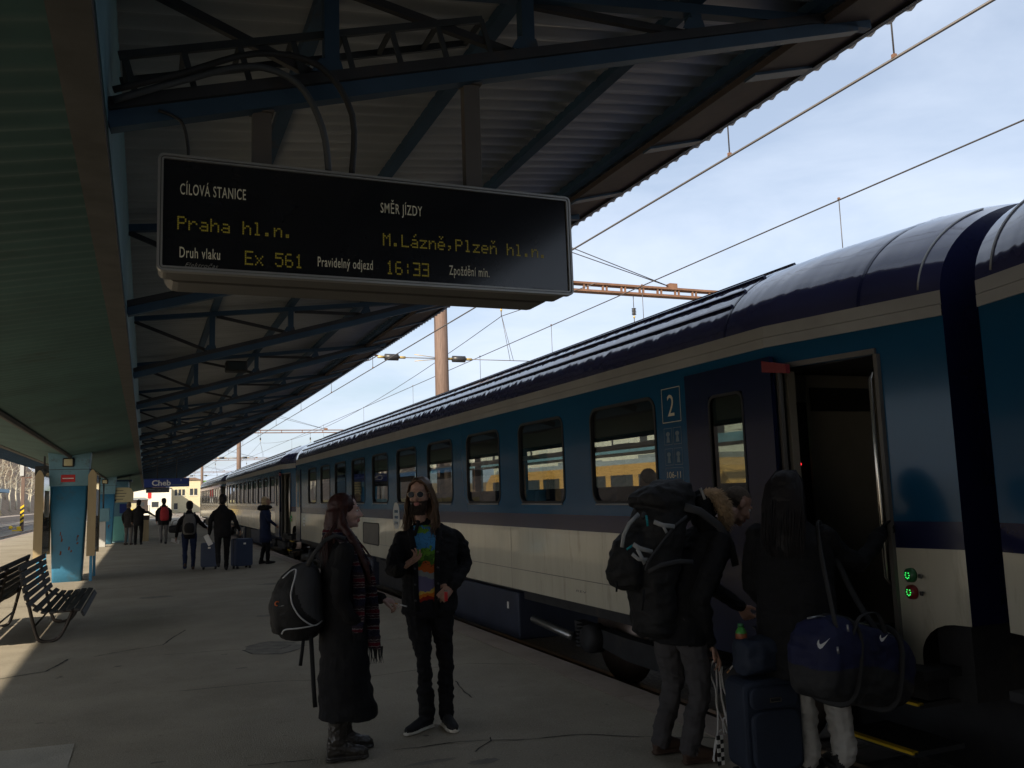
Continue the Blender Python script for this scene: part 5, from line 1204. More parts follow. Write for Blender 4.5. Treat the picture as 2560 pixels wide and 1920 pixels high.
def ramp(fac, cols, const=True):
    rp = n_.new('ShaderNodeValToRGB'); rp.color_ramp.interpolation = 'CONSTANT' if const else 'LINEAR'
    while len(rp.color_ramp.elements) < len(cols): rp.color_ramp.elements.new(.5)
    for el, (ps, c) in zip(rp.color_ramp.elements, cols): el.position = ps; el.color = (*c, 1)
    l_(fac, rp.inputs[0]); return rp.outputs[0]
zn = mth('DIVIDE', mth('SUBTRACT', zz, .78), .66)
bands = ramp(zn, [(0, (.012, .012, .016)), (.16, (.25, .02, .012)), (.22, (.55, .16, .02)), (.27, (.55, .38, .08)), (.31, (.13, .12, .22)), (.41, (.22, .24, .24)), (.50, (.42, .10, .02)), (.57, (.05, .12, .02)), (.68, (.09, .22, .025)), (.74, (.05, .20, .40)), (1.0, (.06, .25, .48))])
br = ramp(tex(26, 1), [(0, (0, 0, 0)), (.485, (1, 1, 1)), (.515, (0, 0, 0))]); gr = ramp(tex(11, 2), [(0, (0, 0, 0)), (.57, (1, 1, 1))])
up = ramp(zn, [(0, (0, 0, 0)), (.55, (1, 1, 1))])
m1 = n_.new('ShaderNodeMixRGB'); l_(mth('MULTIPLY', gr, up), m1.inputs[0]); l_(bands, m1.inputs[1]); m1.inputs[2].default_value = (.12, .26, .03, 1)
m2 = n_.new('ShaderNodeMixRGB'); l_(mth('MULTIPLY', br, mth('MULTIPLY', up, .85)), m2.inputs[0]); l_(m1.outputs[0], m2.inputs[1]); m2.inputs[2].default_value = (.015, .02, .025, 1)
l_(m2.outputs[0], n_['Principled BSDF'].inputs['Base Color'])
F.build('body', Mn, {'jacket': 'denim_black', 'jeans': 'denim_black', 'shoe': 'shoe_black', 'sole': 'sole_white'}, .0056, rule, {'jacket': (.012, 10), 'jeans': (.013, 12), 'tee': (.005, 9)})
# jacket fronts: collar, plackets and buttons
b = Mn.matrix_basis.translation
mb = MB()
for s, ed in ((1, .103), (-1, -.050)):
    pts = [T(ed+s*.03, .10, 1.40), T(ed+s*.012, .128, 1.30), T(ed, .150, 1.15), T(ed+.0, .150, .98), T(ed-s*.01, .142, .83)]
    MB().tube([p-b for p in pts], .020, 8, flat=.5, fdir=f).build('placket', 'denim_black', Mn)
    MB().tube([p-b for p in [T(ed+s*.0, .118, 1.36), T(.05*s+.02, .06, 1.45), T(.075*s+.01, -.03, 1.475), T(.02*s, -.085, 1.475)]], .015, 8, flat=.6).build('collar', 'denim_black', Mn)
    for q in range(4): MB().lathe([(0, -.006), (.008, -.005), (.008, .004), (0, .004)], T(ed+s*.004, .166, 1.24-.11*q)-b, 10, 0, 'Y').build('button', 'pack_grey', Mn)
# hair
G = Fig(); hl = HL; B = HB
G.ell(hl(0, -.022, .044), (.088, .098, .090), 'h', B); G.ell(hl(0, -.075, -.04), (.08, .05, .10), 'h', B); G.ell(hl(-.06, -.055, -.13), (.035, .045, .09), 'h', B); G.ell(hl(.06, -.05, -.13), (.03, .04, .09), 'h', B); G.ell(hl(0, -.085, -.16), (.075, .04, .10), 'h', B)
G.build('hair', Mn, {'h': 'hair_brown'}, .008, None, {'h': (.004, 24)})
gs = []
for k in range(320):
    s = rs.choice((-1, 1)); a = rs.uniform(0, 1); o1 = rs.gauss(0, .006)
    p0 = hl(s*rs.uniform(0, .03), .070-.11*a, .118-.03*abs(a-.45)); p1 = hl(s*(.062+.012*a), .062-.09*a, .075); p2 = hl(s*(.090+.008*a), .034-.085*a, .0); p3 = hl(s*(.104+o1), .022-.09*a, -.08); ln = rs.uniform(.16, .25)
    p4 = hl(s*(.098+rs.gauss(.005, .016)), .022-.085*a+rs.gauss(0, .01), -.08-ln*.5); p5 = hl(s*(.104+rs.gauss(.0, .022)), .030-.085*a+rs.gauss(0, .015), -.08-ln)
    gs.append([p0, p1, p2, p3, p4, p5])
strands(Mn, 'hair_locks', 'hair_brown', gs, r=.0055)
gs = []
for k in range(170):
    a = rs.uniform(-1, 1); p = hl(a*.056, .060+.030*(1-a*a)+rs.uniform(-.01, .006), -.062-rs.uniform(0, .05)); gs.append([p, p+(B[1]*.008-B[2]*.016+B[0]*a*.006), p+(B[1]*.006-B[2]*rs.uniform(.03, .05)+B[0]*rs.gauss(0, .006))])
for k in range(60):
    a = rs.uniform(-1, 1); p = hl(a*.034, .098-.02*abs(a), -.048); gs.append([p, p+(B[0]*a*.010-B[2]*.008), p+(B[0]*a*.014-B[2]*.014)])
strands(Mn, 'beard_locks', 'beard', gs, r=.0038)
gl = empty('sunglasses', HL(0, .118, .004)); tag(gl, 'round dark sunglasses worn by the long-haired person', 'sunglasses')
gb = gl.matrix_basis.translation
for s in (-1, 1):
    c = HL(s*.034, .106, .002)-gb; vs = [c+(B[0]*math.cos(t)*.025+B[2]*math.sin(t)*.021) for t in [2*math.pi*i/18 for i in range(18)]]
    MB().add([v+B[1]*.004 for v in vs]+[v-B[1]*.001 for v in vs], [tuple(range(18)), tuple(range(35, 17, -1))]+[(i, (i+1) % 18, 18+(i+1) % 18, 18+i) for i in range(18)]).build('lens', 'lens_dark', gl)
    MB().tube([v+B[1]*.002 for v in vs]+[vs[0]+B[1]*.002], .0022, 6, cap=False).build('rim', 'gold_wire', gl)
    MB().tube([HL(s*.058, .102, .008)-gb, HL(s*.082, .05, .010)-gb, HL(s*.086, -.01, .008)-gb], .002, 5).build('temple', 'gold_wire', gl)
MB().tube([HL(-.010, .108, .008)-gb, HL(0, .116, .010)-gb, HL(.010, .108, .008)-gb], .002, 5).build('bridge', 'gold_wire', gl)
lg = empty('lighter', (1.955, 5.985, .945)); tag(lg, 'small red lighter in the long-haired person\'s lowered hand', 'lighter')
MB().box(-.012, .012, -.006, .006, -.045, .02).build('case', 'red_paint', lg, .004); MB().box(-.01, .01, -.005, .005, .0205, .032).build('cap', 'chrome', lg)

# ------------------------------------------------------------------ bent man with the trekking pack
A = person('person', (3.05, 4.72, 0), 'bent person with fur hood and trekking backpack, holding white cords')
F = Fig()
F.loft([((3.04, 4.74, .70), X*.165, Y_*.205), ((3.05, 4.74, .80), X*.165, Y_*.205), ((3.09, 4.74, .95), X*.160, Y_*.195), ((3.16, 4.745, 1.08), (.150, 0, -.06), Y_*.20), ((3.23, 4.75, 1.20), (.140, 0, -.07), Y_*.215), ((3.31, 4.75, 1.30), (.115, 0, -.08), Y_*.20), ((3.37, 4.755, 1.36), (.075, 0, -.06), Y_*.13), ((3.41, 4.76, 1.40), (.055, 0, -.045), Y_*.075)], 'coat', 22)
F.chain([(3.38, 4.76, 1.36), (3.45, 4.765, 1.42), (3.52, 4.77, 1.46)], [.062, .058, .056], 'skin')
hfA = V((.80, -.05, -.55)); huA = V((.56, .0, .80)); HBA, HLA = head(F, (3.575, 4.785, 1.515), hfA, huA, 1.0, male=True)
F.chain([(3.26, 4.55, 1.28), (3.14, 4.50, 1.13), (3.06, 4.515, .98), (3.11, 4.56, .84), (3.165, 4.595, .715)], [.075, .068, .062, .055, .048], 'coat')
F.chain([(3.38, 4.95, 1.27), (3.42, 4.99, 1.12), (3.45, 4.98, .99), (3.53, 4.91, .92), (3.60, 4.855, .865)], [.075, .068, .060, .053, .046], 'coat')
hand(F, (3.168, 4.597, .70), (.50, -.02, -.83), (-.75, .35, -.45), (.3, -.9, .1), curls=[(12, 25, 15), (20, 30, 20), (40, 50, 30), (48, 55, 30)], spread=7)
hand(F, (3.60, 4.855, .86), (.50, -.05, -.72), (.45, .4, .30), (.25, -.85, .2), curl=(30, 45, 30), spread=4)
F.chain([(3.04, 4.645, .82), (3.10, 4.645, .60), (3.115, 4.65, .40), (3.07, 4.655, .24), (3.03, 4.66, .09)], [.105, .088, .070, .066, .060], 'trousers')
F.chain([(3.02, 4.845, .82), (3.05, 4.86, .60), (3.07, 4.88, .40), (3.02, 4.89, .24), (2.98, 4.90, .09)], [.105, .088, .070, .066, .060], 'trousers')
shoe(F, (2.985, 4.66, 0), (3.24, 4.64, 0), 'shoe', 'shoe', .11, .05); shoe(F, (2.93, 4.905, 0), (3.19, 4.90, 0), 'shoe', 'shoe', .11, .05)
def ruleA(p, n, t):
    if t == 'skin':
        q = p-V((3.575, 4.785, 1.515)); x, y, z = q.dot(HBA[0]), q.dot(HBA[1]), q.dot(HBA[2])
        if abs(q.x) < .16 and abs(q.z) < .16 and (z > .055+.35*max(0, y) or (y < -.02 and z > -.045 and not (abs(x) > .072 and y > -.035))): return 'hairA'
ruleA.extra = ['hairA']
F.build('body', A, {'coat': 'cloth_black', 'trousers': 'cloth_greytrouser', 'shoe': 'shoe_brown', 'hairA': 'hair_grey'}, .0058, ruleA, {'coat': (.013, 9), 'trousers': (.014, 10)})
eyes(A, HLA, HBA)
# hood with a fur edge behind the neck
G = Fig(); arcp = [V((3.225, 4.61, 1.60)), V((3.275, 4.60, 1.595)), V((3.325, 4.61, 1.54)), V((3.355, 4.625, 1.47)), V((3.36, 4.645, 1.41)), V((3.32, 4.67, 1.38))]
G.chain(arcp, [.030, .042, .048, .046, .040, .026], 'f', 10); G.chain([(3.25, 4.70, 1.56), (3.30, 4.76, 1.50), (3.32, 4.82, 1.44)], [.07, .09, .08], 'c', 10); G.chain([(3.20, 4.63, 1.55), (3.22, 4.66, 1.44), (3.26, 4.68, 1.36)], [.05, .06, .06], 'c', 10)
G.build('hood', A, {'f': 'fur', 'c': 'cloth_black'}, .009, None, {'f': (.008, 30)})
gs = []
for k in range(900):
    t = rs.uniform(0, 4.999); i = int(t); p = arcp[i].lerp(arcp[i+1], t-i); rad = (.030, .042, .048, .046, .040, .026)[i]
    d = V((rs.gauss(.1, .8), rs.gauss(-.6, .7), rs.gauss(.05, .8))).normalized(); q = p+d*rad*.8; ln = rs.uniform(.014, .034)
    gs.append([q, q+d*ln*.5+V((.004, 0, -.004)), q+d*ln+V((.01, 0, -.014))])
strands(A, 'fur_tufts', 'fur', gs, r=.0032)
# ------------------------------------------------------------------ person boarding with the duffel bag
Bp = person('person', (3.52, 4.2, 0), 'dark-haired person in black coat and pale trousers reaching for the door rail')
F = Fig(); f = V((.85, .53, 0)).normalized(); r_ = V((f.y, -f.x, 0)); c0 = V((3.50, 4.19, 0)); T = lambda a, b_, z: c0+r_*a+f*b_+V((0, 0, z))
F.loft([(T(0, 0, z), r_*a, f*d) for z, a, d in ((.54, .23, .18), (.65, .235, .185), (.85, .235, .18), (1.05, .23, .17), (1.2, .24, .17), (1.30, .23, .15), (1.37, .18, .115), (1.42, .11, .085), (1.46, .06, .06))], 'coat', 22)
F.chain([T(0, 0, 1.42), T(0, .01, 1.50)], [.06, .055], 'skin'); HBB, HLB = head(F, T(-.01, .03, 1.595), f+V((0, .1, -.15)), k=.95)
F.chain([T(.19, .0, 1.34), (3.74, 4.06, 1.22), (3.86, 4.05, 1.16), (4.03, 4.10, 1.24), (4.14, 4.145, 1.315)], [.072, .065, .06, .052, .045], 'coat')
F.chain([T(-.20, .0, 1.34), T(-.25, .02, 1.18), T(-.26, .03, 1.03), T(-.22, .12, .92), T(-.17, .2, .86)], [.072, .066, .06, .054, .046], 'coat')
hand(F, (4.14, 4.147, 1.315), (.75, .40, .30), (.2, -.6, -.2), (-.2, .1, 1), 'glove', curl=(60, 70, 40))
hand(F, T(-.17, .2, .86), f-V((0, 0, .4)), r_, V((0, 0, 1)), 'glove', curl=(40, 50, 30))
F.chain([(3.47, 4.24, .75), (3.49, 4.22, .5), (3.51, 4.20, .36), (3.51, 4.19, .2), (3.505, 4.18, .09)], [.10, .088, .078, .074, .072], 'trousers')
F.chain([(3.60, 4.12, .75), (3.68, 4.14, .5), (3.715, 4.15, .36), (3.72, 4.14, .2), (3.715, 4.13, .09)], [.10, .088, .078, .074, .072], 'trousers')
shoe(F, (3.455, 4.15, 0), (3.665, 4.28, 0), 'shoe', 'shoe', .10, .047); shoe(F, (3.665, 4.10, 0), (3.76, 4.32, 0), 'shoe', 'shoe', .10, .047)
F.build('body', Bp, {'coat': 'cloth_black', 'trousers': 'cloth_lightgrey', 'shoe': 'shoe_black', 'glove': 'cloth_black'}, .0068, None, {'coat': (.012, 8), 'trousers': (.014, 11)})
G = Fig(); hl = HLB; G.ell(hl(0, -.022, .035), (.100, .106, .094), 'h', HBB); G.ell(hl(0, -.06, -.06), (.118, .085, .14), 'h', HBB); G.ell(hl(0, -.085, -.18), (.125, .07, .15), 'h', HBB); G.ell(hl(0, -.12, -.32), (.11, .045, .12), 'h', HBB)
G.build('hair', Bp, {'h': 'hair_dark'}, .009, None, {'h': (.004, 24)})
gs = []
for k in range(140):
    a = rs.uniform(-1, 1); p0 = hl(a*.06, -.03, .125); p1 = hl(a*.11, -.10, .03); p2 = hl(a*.125, -.145, -.1); e = hl(a*.125+rs.gauss(0, .01), -.165, -.38+rs.uniform(-.06, .06)); gs.append([p0, p1, p2, p2.lerp(e, .5)+V((rs.gauss(0, .006), rs.gauss(0, .006), 0)), e])
strands(Bp, 'hair_locks', 'hair_dark', gs, r=.006)

# ------------------------------------------------------------------ people farther down the platform
def walker(loc, face, label, k, top, legs, shoes, hair, stride=.0, armL=None, armR=None, coat_len=.86, wide=1.0, skin='skin', cap=None, vox=.013, extra=None, hairlong=False):
    P = person('person', loc, label); o = V(loc); f = V((*face, 0)).normalized(); r = V((f.y, -f.x, 0)); F = Fig()
    T = lambda a, b_, z: o+(r*a+f*b_+V((0, 0, z)))*k
    F.loft([(T(0, 0, z), r*a*wide*k, f*d*wide*k) for z, a, d in ((coat_len-.06, .175, .13), (coat_len+.06, .185, .135), (1.08, .18, .125), (1.22, .20, .135), (1.32, .205, .13), (1.385, .175, .11), (1.43, .12, .09), (1.47, .08, .075), (1.51, .06, .06))], 'top', 16)
    F.chain([T(0, .0, 1.46), T(0, .01, 1.56)], [.060*k, .058*k], 'skin'); HB, HL = head(F, T(0, .02, 1.630), f, k=k*1.06)
    for s, hd in ((-1, armL), (1, armR)):
        e, w = hd if hd else ((s*.26, -.02, 1.14), (s*.25, .05, .90))
        F.chain([T(s*.170*wide, 0, 1.335), T(s*.220*wide, -.01, 1.25), T(*e), T(*e).lerp(T(*w), .5), T(*w)], [.055*k, .060*k, .054*k, .047*k, .040*k], 'top')
        d = (T(*w)-T(*e)).normalized(); hand(F, T(*w)+d*.01, d, -r*s, f, 'skin', k, (25, 30, 20))
    for s in (-1, 1):
        st = s*stride; kn = T(s*.10, st*.35+.03, .49); an = T(s*.095, st-.02, .09+(.10 if st < -.1 else 0))
        F.chain([T(s*.095, 0, .90), T(s*.10, st*.2, .70), kn, kn.lerp(an, .5), an], [.098*k, .086*k, .066*k, .060*k, .052*k], 'legs')
        hz = .0 if st > -.1 else .10*k
        h = V((an.x, an.y, hz))-f*.06*k; F.loft([(h+f*(.27*k*q)+V((0, 0, .045*k)), r*.045*k*ww, V((0, 0, hh*k))) for q, ww, hh in ((0, .7, .045), (.2, .9, .045), (.5, .9, .04), (.8, 1, .03), (1, .5, .02))], 'shoes', 10)
    F.build('body', P, {'top': top, 'legs': legs, 'shoes': shoes, 'skin': skin}, vox, None, {'top': (.010, 8), 'legs': (.009, 9)}, 2)
    G = Fig(); G.ell(HL(0, -.022, .035), (.090*k, .106*k, .096*k), 'h', HB); G.ell(HL(0, -.055, -.03), (.084*k, .068*k, .085*k), 'h', HB)
    if hairlong: G.ell(HL(0, -.03, -.05), (.092*k, .08*k, .10*k), 'h', HB)
    if cap: G.ell(HL(0, .0, .07), (.09*k, .105*k, .065*k), 'cap', HB); G.ell(HL(0, .10, .055), (.07*k, .07*k, .014*k), 'cap', HB)
    G.build('hair', P, {'h': hair, 'cap': cap or hair}, .011, None, {'h': (.006, 26)}, 2)
    return P, T, r, f
boy, TB, rB, fB = walker((1.0, 23.1, 0), (.05, 1), 'youngster with a grey backpack walking away, paper in hand', .955, 'cloth_black', 'cloth_navy', 'shoe_brown', 'hair_dark', .10, ((-.265, -.02, 1.14), (-.31, .0, .86)), ((.29, -.05, 1.16), (.40, .10, 1.06)))
mwk, TM, rM, fM = walker((1.70, 22.15, 0), (.02, 1), 'person in black walking away and pulling a tall blue suitcase', 1.03, 'cloth_black', 'cloth_black', 'shoe_black', 'hair_dark', .16, ((-.27, -.04, 1.12), (-.28, .08, .86)), ((.28, -.02, 1.12), (.38, .10, .92)), .82, 1.05)
bln, TL, rL, fL = walker((2.86, 23.6, 0), (1, .15), 'blonde person in a long navy parka waiting at the coach door', .98, 'cloth_navy', 'cloth_black', 'shoe_black', 'hair_blonde', .06, None, ((.24, .05, 1.13), (.16, .22, 1.0)), .62, 1.08, hairlong=True)
G = Fig(); G.chain([TL(.12, .10, 1.47), TL(.16, -.02, 1.47), TL(0, -.14, 1.46), TL(-.16, -.02, 1.47), TL(-.12, .10, 1.47)], [.05, .065, .075, .065, .05], 'c', 10); G.build('fur_collar', bln, {'c': 'cloth_black'}, .014, None, {'c': (.012, 24)}, 2)
red, TR, rR, fR = walker((.68, 38.2, 0), (-.1, 1), 'person with cap and red backpack walking towards the station sign', 1.04, 'cloth_black', 'cloth_midgrey', 'shoe_black', 'hair_dark', .10, None, None, .80, 1.12, cap='cloth_charcoal', vox=.018)
pa, _, _, _ = walker((-.62, 39.0, 0), (.5, .85), 'person in dark grey coat standing close beside the one in black', .98, 'cloth_charcoal', 'cloth_midgrey', 'shoe_brown', 'hair_grey', .04, None, None, .78, 1.0, vox=.018)
pb, _, _, _ = walker((-.25, 38.7, 0), (.2, 1), 'person in black by the turquoise kiosk with one arm held out', 1.03, 'cloth_black', 'cloth_black', 'shoe_black', 'hair_dark', .04, None, ((.34, .05, 1.25), (.50, .25, 1.12)), .80, 1.02, vox=.018)
# seated passengers behind the coach window
def sitter(loc, face, label, top, hair):
    P = person('person', loc, label, 'person', 'passengers sitting in the coach'); o = V(loc); f = V((*face, 0)).normalized(); r = V((f.y, -f.x, 0)); F = Fig(); T = lambda a, b_, z: o+r*a+f*b_+V((0, 0, z))
    F.loft([(T(0, 0, z), r*a, f*d) for z, a, d in ((0, .17, .13), (.2, .17, .12), (.4, .20, .12), (.5, .19, .1), (.57, .1, .08), (.61, .06, .06))], 'top', 14)
    F.chain([T(0, 0, .58), T(0, .01, .66)], [.052, .05], 'skin'); HB, HL = head(F, T(0, .02, .735), f)
    for s in (-1, 1):
        F.chain([T(s*.2, 0, .48), T(s*.24, .03, .25), T(s*.18, .22, .14)], [.06, .05, .04], 'top'); F.chain([T(s*.09, .0, .04), T(s*.1, .42, .06), T(s*.1, .45, -.36)], [.09, .07, .05], 'legs'); hand(F, T(s*.18, .22, .14), f, V((0, 0, -1)), -r*s, 'skin')
    F.build('body', P, {'top': top, 'legs': 'cloth_navy', 'skin': 'skin'}, .018, None, {'top': (.008, 8)}, 2)
    G = Fig(); G.ell(HL(0, -.022, .038), (.083, .096, .086), 'h', HB); G.build('hair', P, {'h': hair}, .012, None, None, 2)
sitter((4.75, 7.80, .98), (0, 1), 'passenger with short hair seated behind the largest clear window', 'cloth_charcoal', 'hair_dark'); sitter((6.15, 10.05, .98), (0, 1), 'passenger seated on the far side of the coach aisle', 'cloth_black', 'hair_brown')
# ================================================================== luggage and things held
def lofted(rings, name, m, parent, n=20, sub=0, wr=None, vox=None):
    pass
# the woman's rounded backpack
wp = empty('backpack', (.93, 5.85, .75)); tag(wp, 'rounded black backpack with pale piping hanging from the long-coated person', 'backpack')
F = Fig(); X, Y_, Z = V((1, 0, 0)), V((0, 1, 0)), V((0, 0, 1))
for (z, x0, x1, hy) in (): pass
F.loft([((.925, 5.85, .75), X*.06, Y_*.07), ((.925, 5.85, .77), X*.115, Y_*.12), ((.925, 5.85, .83), X*.155, Y_*.155), ((.91, 5.85, .92), X*.165, Y_*.17), ((.905, 5.85, 1.0), X*.165, Y_*.175), ((.915, 5.85, 1.08), X*.155, Y_*.165), ((.935, 5.85, 1.16), X*.125, Y_*.14), ((.955, 5.85, 1.21), X*.08, Y_*.11), ((.965, 5.85, 1.235), X*.04, Y_*.06)], 'pack', 24)
F.loft([((.80, 5.85, .80), X*.04, Y_*.08), ((.80, 5.85, .87), X*.06, Y_*.11), ((.79, 5.85, .97), X*.06, Y_*.12), ((.80, 5.85, 1.06), X*.05, Y_*.10), ((.83, 5.85, 1.12), X*.03, Y_*.05)], 'pack', 16)
def wrule(p, n, t):
    if n.y < -.2:
        lx = .87+.10*((1.20-p.z)/.35)**2*(1 if p.z < 1.05 else .2)+(.0 if p.z > .95 else (.95-p.z)*.8)
        if p.x > lx and p.z > .86: return 'side'
wrule.extra = ['side']
F.build('shell', wp, {'pack': 'pack_black', 'side': 'pack_grey'}, .009, wrule, {'pack': (.005, 14)})
bw = wp.matrix_basis.translation
def onpack(pts, y): return [V((x, y, z))-bw for x, z in pts]
srf = lambda x, z: 5.85-.172*math.sqrt(max(.05, 1-((x-.91)/.168)**2))*max(.3, 1-((z-.99)/.31)**4)-.006
def pip(pts, name): MB().tube([V((p.x+bw.x, srf(p.x+bw.x, p.z+bw.z), p.z+bw.z))-bw for p in arc([(x-bw.x, 0, z-bw.z) for x, z in pts], 40)], .0048, 6).build(name, 'piping', wp)
pip([(.800, 1.155), (.847, 1.197), (.880, 1.205), (.872, 1.162), (.852, 1.098), (.845, 1.039), (.860, .978), (.906, .909), (.985, .855), (1.05, .872)], 'piping'); pip([(.795, .815), (.815, .842), (.892, .848), (.985, .854)], 'piping')
lo = MB()
for k in range(10):
    a = R(40+30*k); 
MB().tube([V((.770+.013*math.cos(R(a)), srf(.77, 1.0)-.004, 1.000+.013*math.sin(R(a))))-bw for a in range(20, 330, 31)], .004, 5).build('emblem', 'logo_orange', wp); MB().tube([V((.755, srf(.76, .98)-.004, .976))-bw, V((.805, srf(.80, .98)-.004, .990))-bw], .0025, 5).build('emblem_line', 'strap_grey', wp)
MB().tube([V((.955, 5.72, 1.22))-bw, V((.985, 5.69, 1.29))-bw, V((1.05, 5.675, 1.375))-bw, V((1.12, 5.68, 1.405))-bw, V((1.19, 5.685, 1.38))-bw], .015, 8, flat=.35, fdir=(0, 1, 0)).build('shoulder_strap', 'strap_mid', wp)
MB().tube([V((.933, 5.75, .78))-bw, V((.922, 5.74, .70))-bw, V((.910, 5.74, .61))-bw], .011, 6, flat=.3, fdir=(0, 1, 0)).build('loose_strap', 'pack_black', wp); MB().tube([V((.975, 5.74, .80))-bw, V((.985, 5.735, .60))-bw, V((.992, 5.735, .45))-bw, V((1.0, 5.735, .35))-bw], .014, 6, flat=.3, fdir=(0, 1, 0)).build('loose_strap', 'pack_black', wp)
# trekking backpack
tp = empty('trekking_backpack', (2.88, 4.74, .74)); tag(tp, 'large black trekking backpack with pale grey compression straps', 'backpack'); bt_ = tp.matrix_basis.translation
F = Fig()
ax = V((.32, 0, .95)).normalized(); pr = V((.95, 0, -.32))
F.loft([((2.895, 4.74, .74), X*.10, Y_*.12), ((2.88, 4.74, .78), X*.125, Y_*.165), ((2.87, 4.74, .90), X*.13, Y_*.18), ((2.865, 4.74, 1.02), X*.14, Y_*.185), ((2.875, 4.74, 1.16), (.165, 0, -.02), Y_*.195), ((2.90, 4.74, 1.30), (.170, 0, -.04), Y_*.20), ((2.94, 4.74, 1.42), (.165, 0, -.05), Y_*.20), ((2.985, 4.74, 1.50), (.155, 0, -.05), Y_*.19), ((3.02, 4.74, 1.54), (.12, 0, -.04), Y_*.15)], 'pack', 24)
F.loft([((2.955, 4.74, 1.49), (.17, 0, -.06), Y_*.18), ((2.975, 4.74, 1.54), (.19, 0, -.05), Y_*.20), ((3.00, 4.74, 1.60), (.175, 0, -.03), Y_*.19), ((3.02, 4.74, 1.66), (.13, 0, .0), Y_*.15), ((3.03, 4.74, 1.69), (.07, 0, 0), Y_*.09)], 'lid', 24, .75)
F.loft([((2.72, 4.74, 1.035), X*.06, Y_*.09), ((2.70, 4.74, 1.07), X*.105, Y_*.13), ((2.685, 4.74, 1.15), X*.115, Y_*.145), ((2.70, 4.74, 1.25), X*.10, Y_*.14), ((2.74, 4.74, 1.34), X*.08, Y_*.12), ((2.79, 4.74, 1.42), X*.05, Y_*.08)], 'pack', 18)
F.build('shell', tp, {'pack': 'pack_black', 'lid': 'pack_black'}, .010, None, {'pack': (.014, 9), 'lid': (.014, 9)})
def strap(pts, name, m, w=.014, y=4.525):
    P = [V((x, y, z))-bt_ for x, z in pts]; MB().tube(P, w, 6, flat=.25, fdir=(0, 1, 0)).build(name, m, tp)
strap([(2.715, 1.49), (2.645, 1.435), (2.605, 1.372), (2.59, 1.30)], 'compression_strap', 'strap_grey', .014, 4.585); strap([(2.779, 1.442), (2.837, 1.42), (2.92, 1.407)], 'compression_strap', 'strap_grey'); strap([(2.837, 1.42), (2.864, 1.374)], 'compression_strap', 'strap_grey', .010)
strap([(2.64, 1.318), (2.681, 1.292), (2.768, 1.265)], 'compression_strap', 'strap_grey', .014, 4.54); strap([(2.666, 1.29), (2.712, 1.20)], 'compression_strap', 'strap_grey', .012, 4.54); strap([(2.63, 1.262), (2.67, 1.23), (2.736, 1.223)], 'compression_strap', 'strap_grey', .011, 4.54)
strap([(3.015, 1.464), (2.92, 1.407), (2.831, 1.319), (2.736, 1.223), (2.71, 1.162)], 'seam_strap', 'strap_mid', .010, 4.53); strap([(2.724, 1.155), (2.823, 1.187), (2.948, 1.201), (3.04, 1.19)], 'hip_strap', 'strap_mid', .016, 4.53)
strap([(2.735, 1.482), (2.742, 1.418)], 'zip_pull', 'teal', .008, 4.535); strap([(2.60, 1.29), (2.645, 1.312)], 'zip_pull', 'teal', .007, 4.55); strap([(2.73, 1.50), (2.705, 1.462)], 'buckle', 'strap_mid', .018, 4.545)
strap([(2.72, 1.05), (2.712, .98), (2.70, .93)], 'loose_strap', 'pack_black', .008, 4.58); strap([(2.58, 1.10), (2.575, 1.04)], 'loose_strap', 'pack_black', .007, 4.65)
MB().tube([V((3.02, 4.56, 1.52))-bt_, V((3.12, 4.545, 1.49))-bt_, V((3.24, 4.53, 1.40))-bt_, V((3.33, 4.54, 1.28))-bt_, V((3.36, 4.55, 1.15))-bt_], .026, 8, flat=.3, fdir=(0, 1, 0)).build('shoulder_strap', 'strap_mid', tp)
MB().tube([V((3.17, 4.60, 1.63))-bt_, V((3.185, 4.58, 1.56))-bt_], .012, 8, flat=.5).build('buckle', 'strap_grey', tp)
# white cords, chequered cloth end, cigarette, phone
co = empty('white_cord', (3.21, 4.62, .55)); tag(co, 'bunch of white cords dangling from the bent person\'s hand', 'cord'); bc = co.matrix_basis.translation
for pts in ([(3.205, .59), (3.185, .585), (3.168, .526), (3.192, .421), (3.192, .32), (3.240, .225), (3.251, .161)], [(3.215, .57), (3.204, .369), (3.186, .182), (3.15, .01)], [(3.235, .57), (3.251, .427), (3.278, .361), (3.259, .267), (3.233, .239), (3.243, .156)], [(3.25, .55), (3.239, .365), (3.283, .163)], [(3.229, .183), (3.188, .157), (3.166, .072), (3.15, .012)], [(3.225, .56), (3.23, .4), (3.25, .3), (3.27, .17)]):
    MB().tube([p for p in arc([V((x, 4.60+.01*rs.uniform(-1, 1), z))-bc for x, z in pts], 24)], .0052, 6).build('cord', 'cord_white', co)
ck = empty('chequered_strap', (3.17, 4.55, 0)); tag(ck, 'black and white chequered strap end hanging beside the dark suitcase', 'strap')
for k in range(7):
    for s in (0, 1): MB().box(-.022+.022*s, .0+.022*s, -.004, .004, .002+.024*k, .026+.024*k).build('square', 'white_paint' if (k+s) % 2 else 'black_paint', ck)
cg = empty('cigarette', (3.268, 4.575, .515)); tag(cg, 'cigarette held low above the white cords', 'cigarette')
MB().tube([(0, 0, 0), (.02, 0, .017)], .0042, 8).build('filter', 'cig_filter', cg); MB().tube([(.0202, 0, .0172), (.06, 0, .05)], .0042, 8).build('paper_tube', 'paper', cg)
ph = empty('phone', (3.735, 4.80, .70)); tag(ph, 'dark phone held out over the suitcase', 'phone'); ph.rotation_euler = (R(10), R(12), R(-15))
MB().box(-.07, .07, -.035, .035, -.005, .005).build('case', 'phone', ph, .004); MB().box(-.062, .062, -.031, .031, .0055, .0065).build('screen', 'glass_plain', ph)
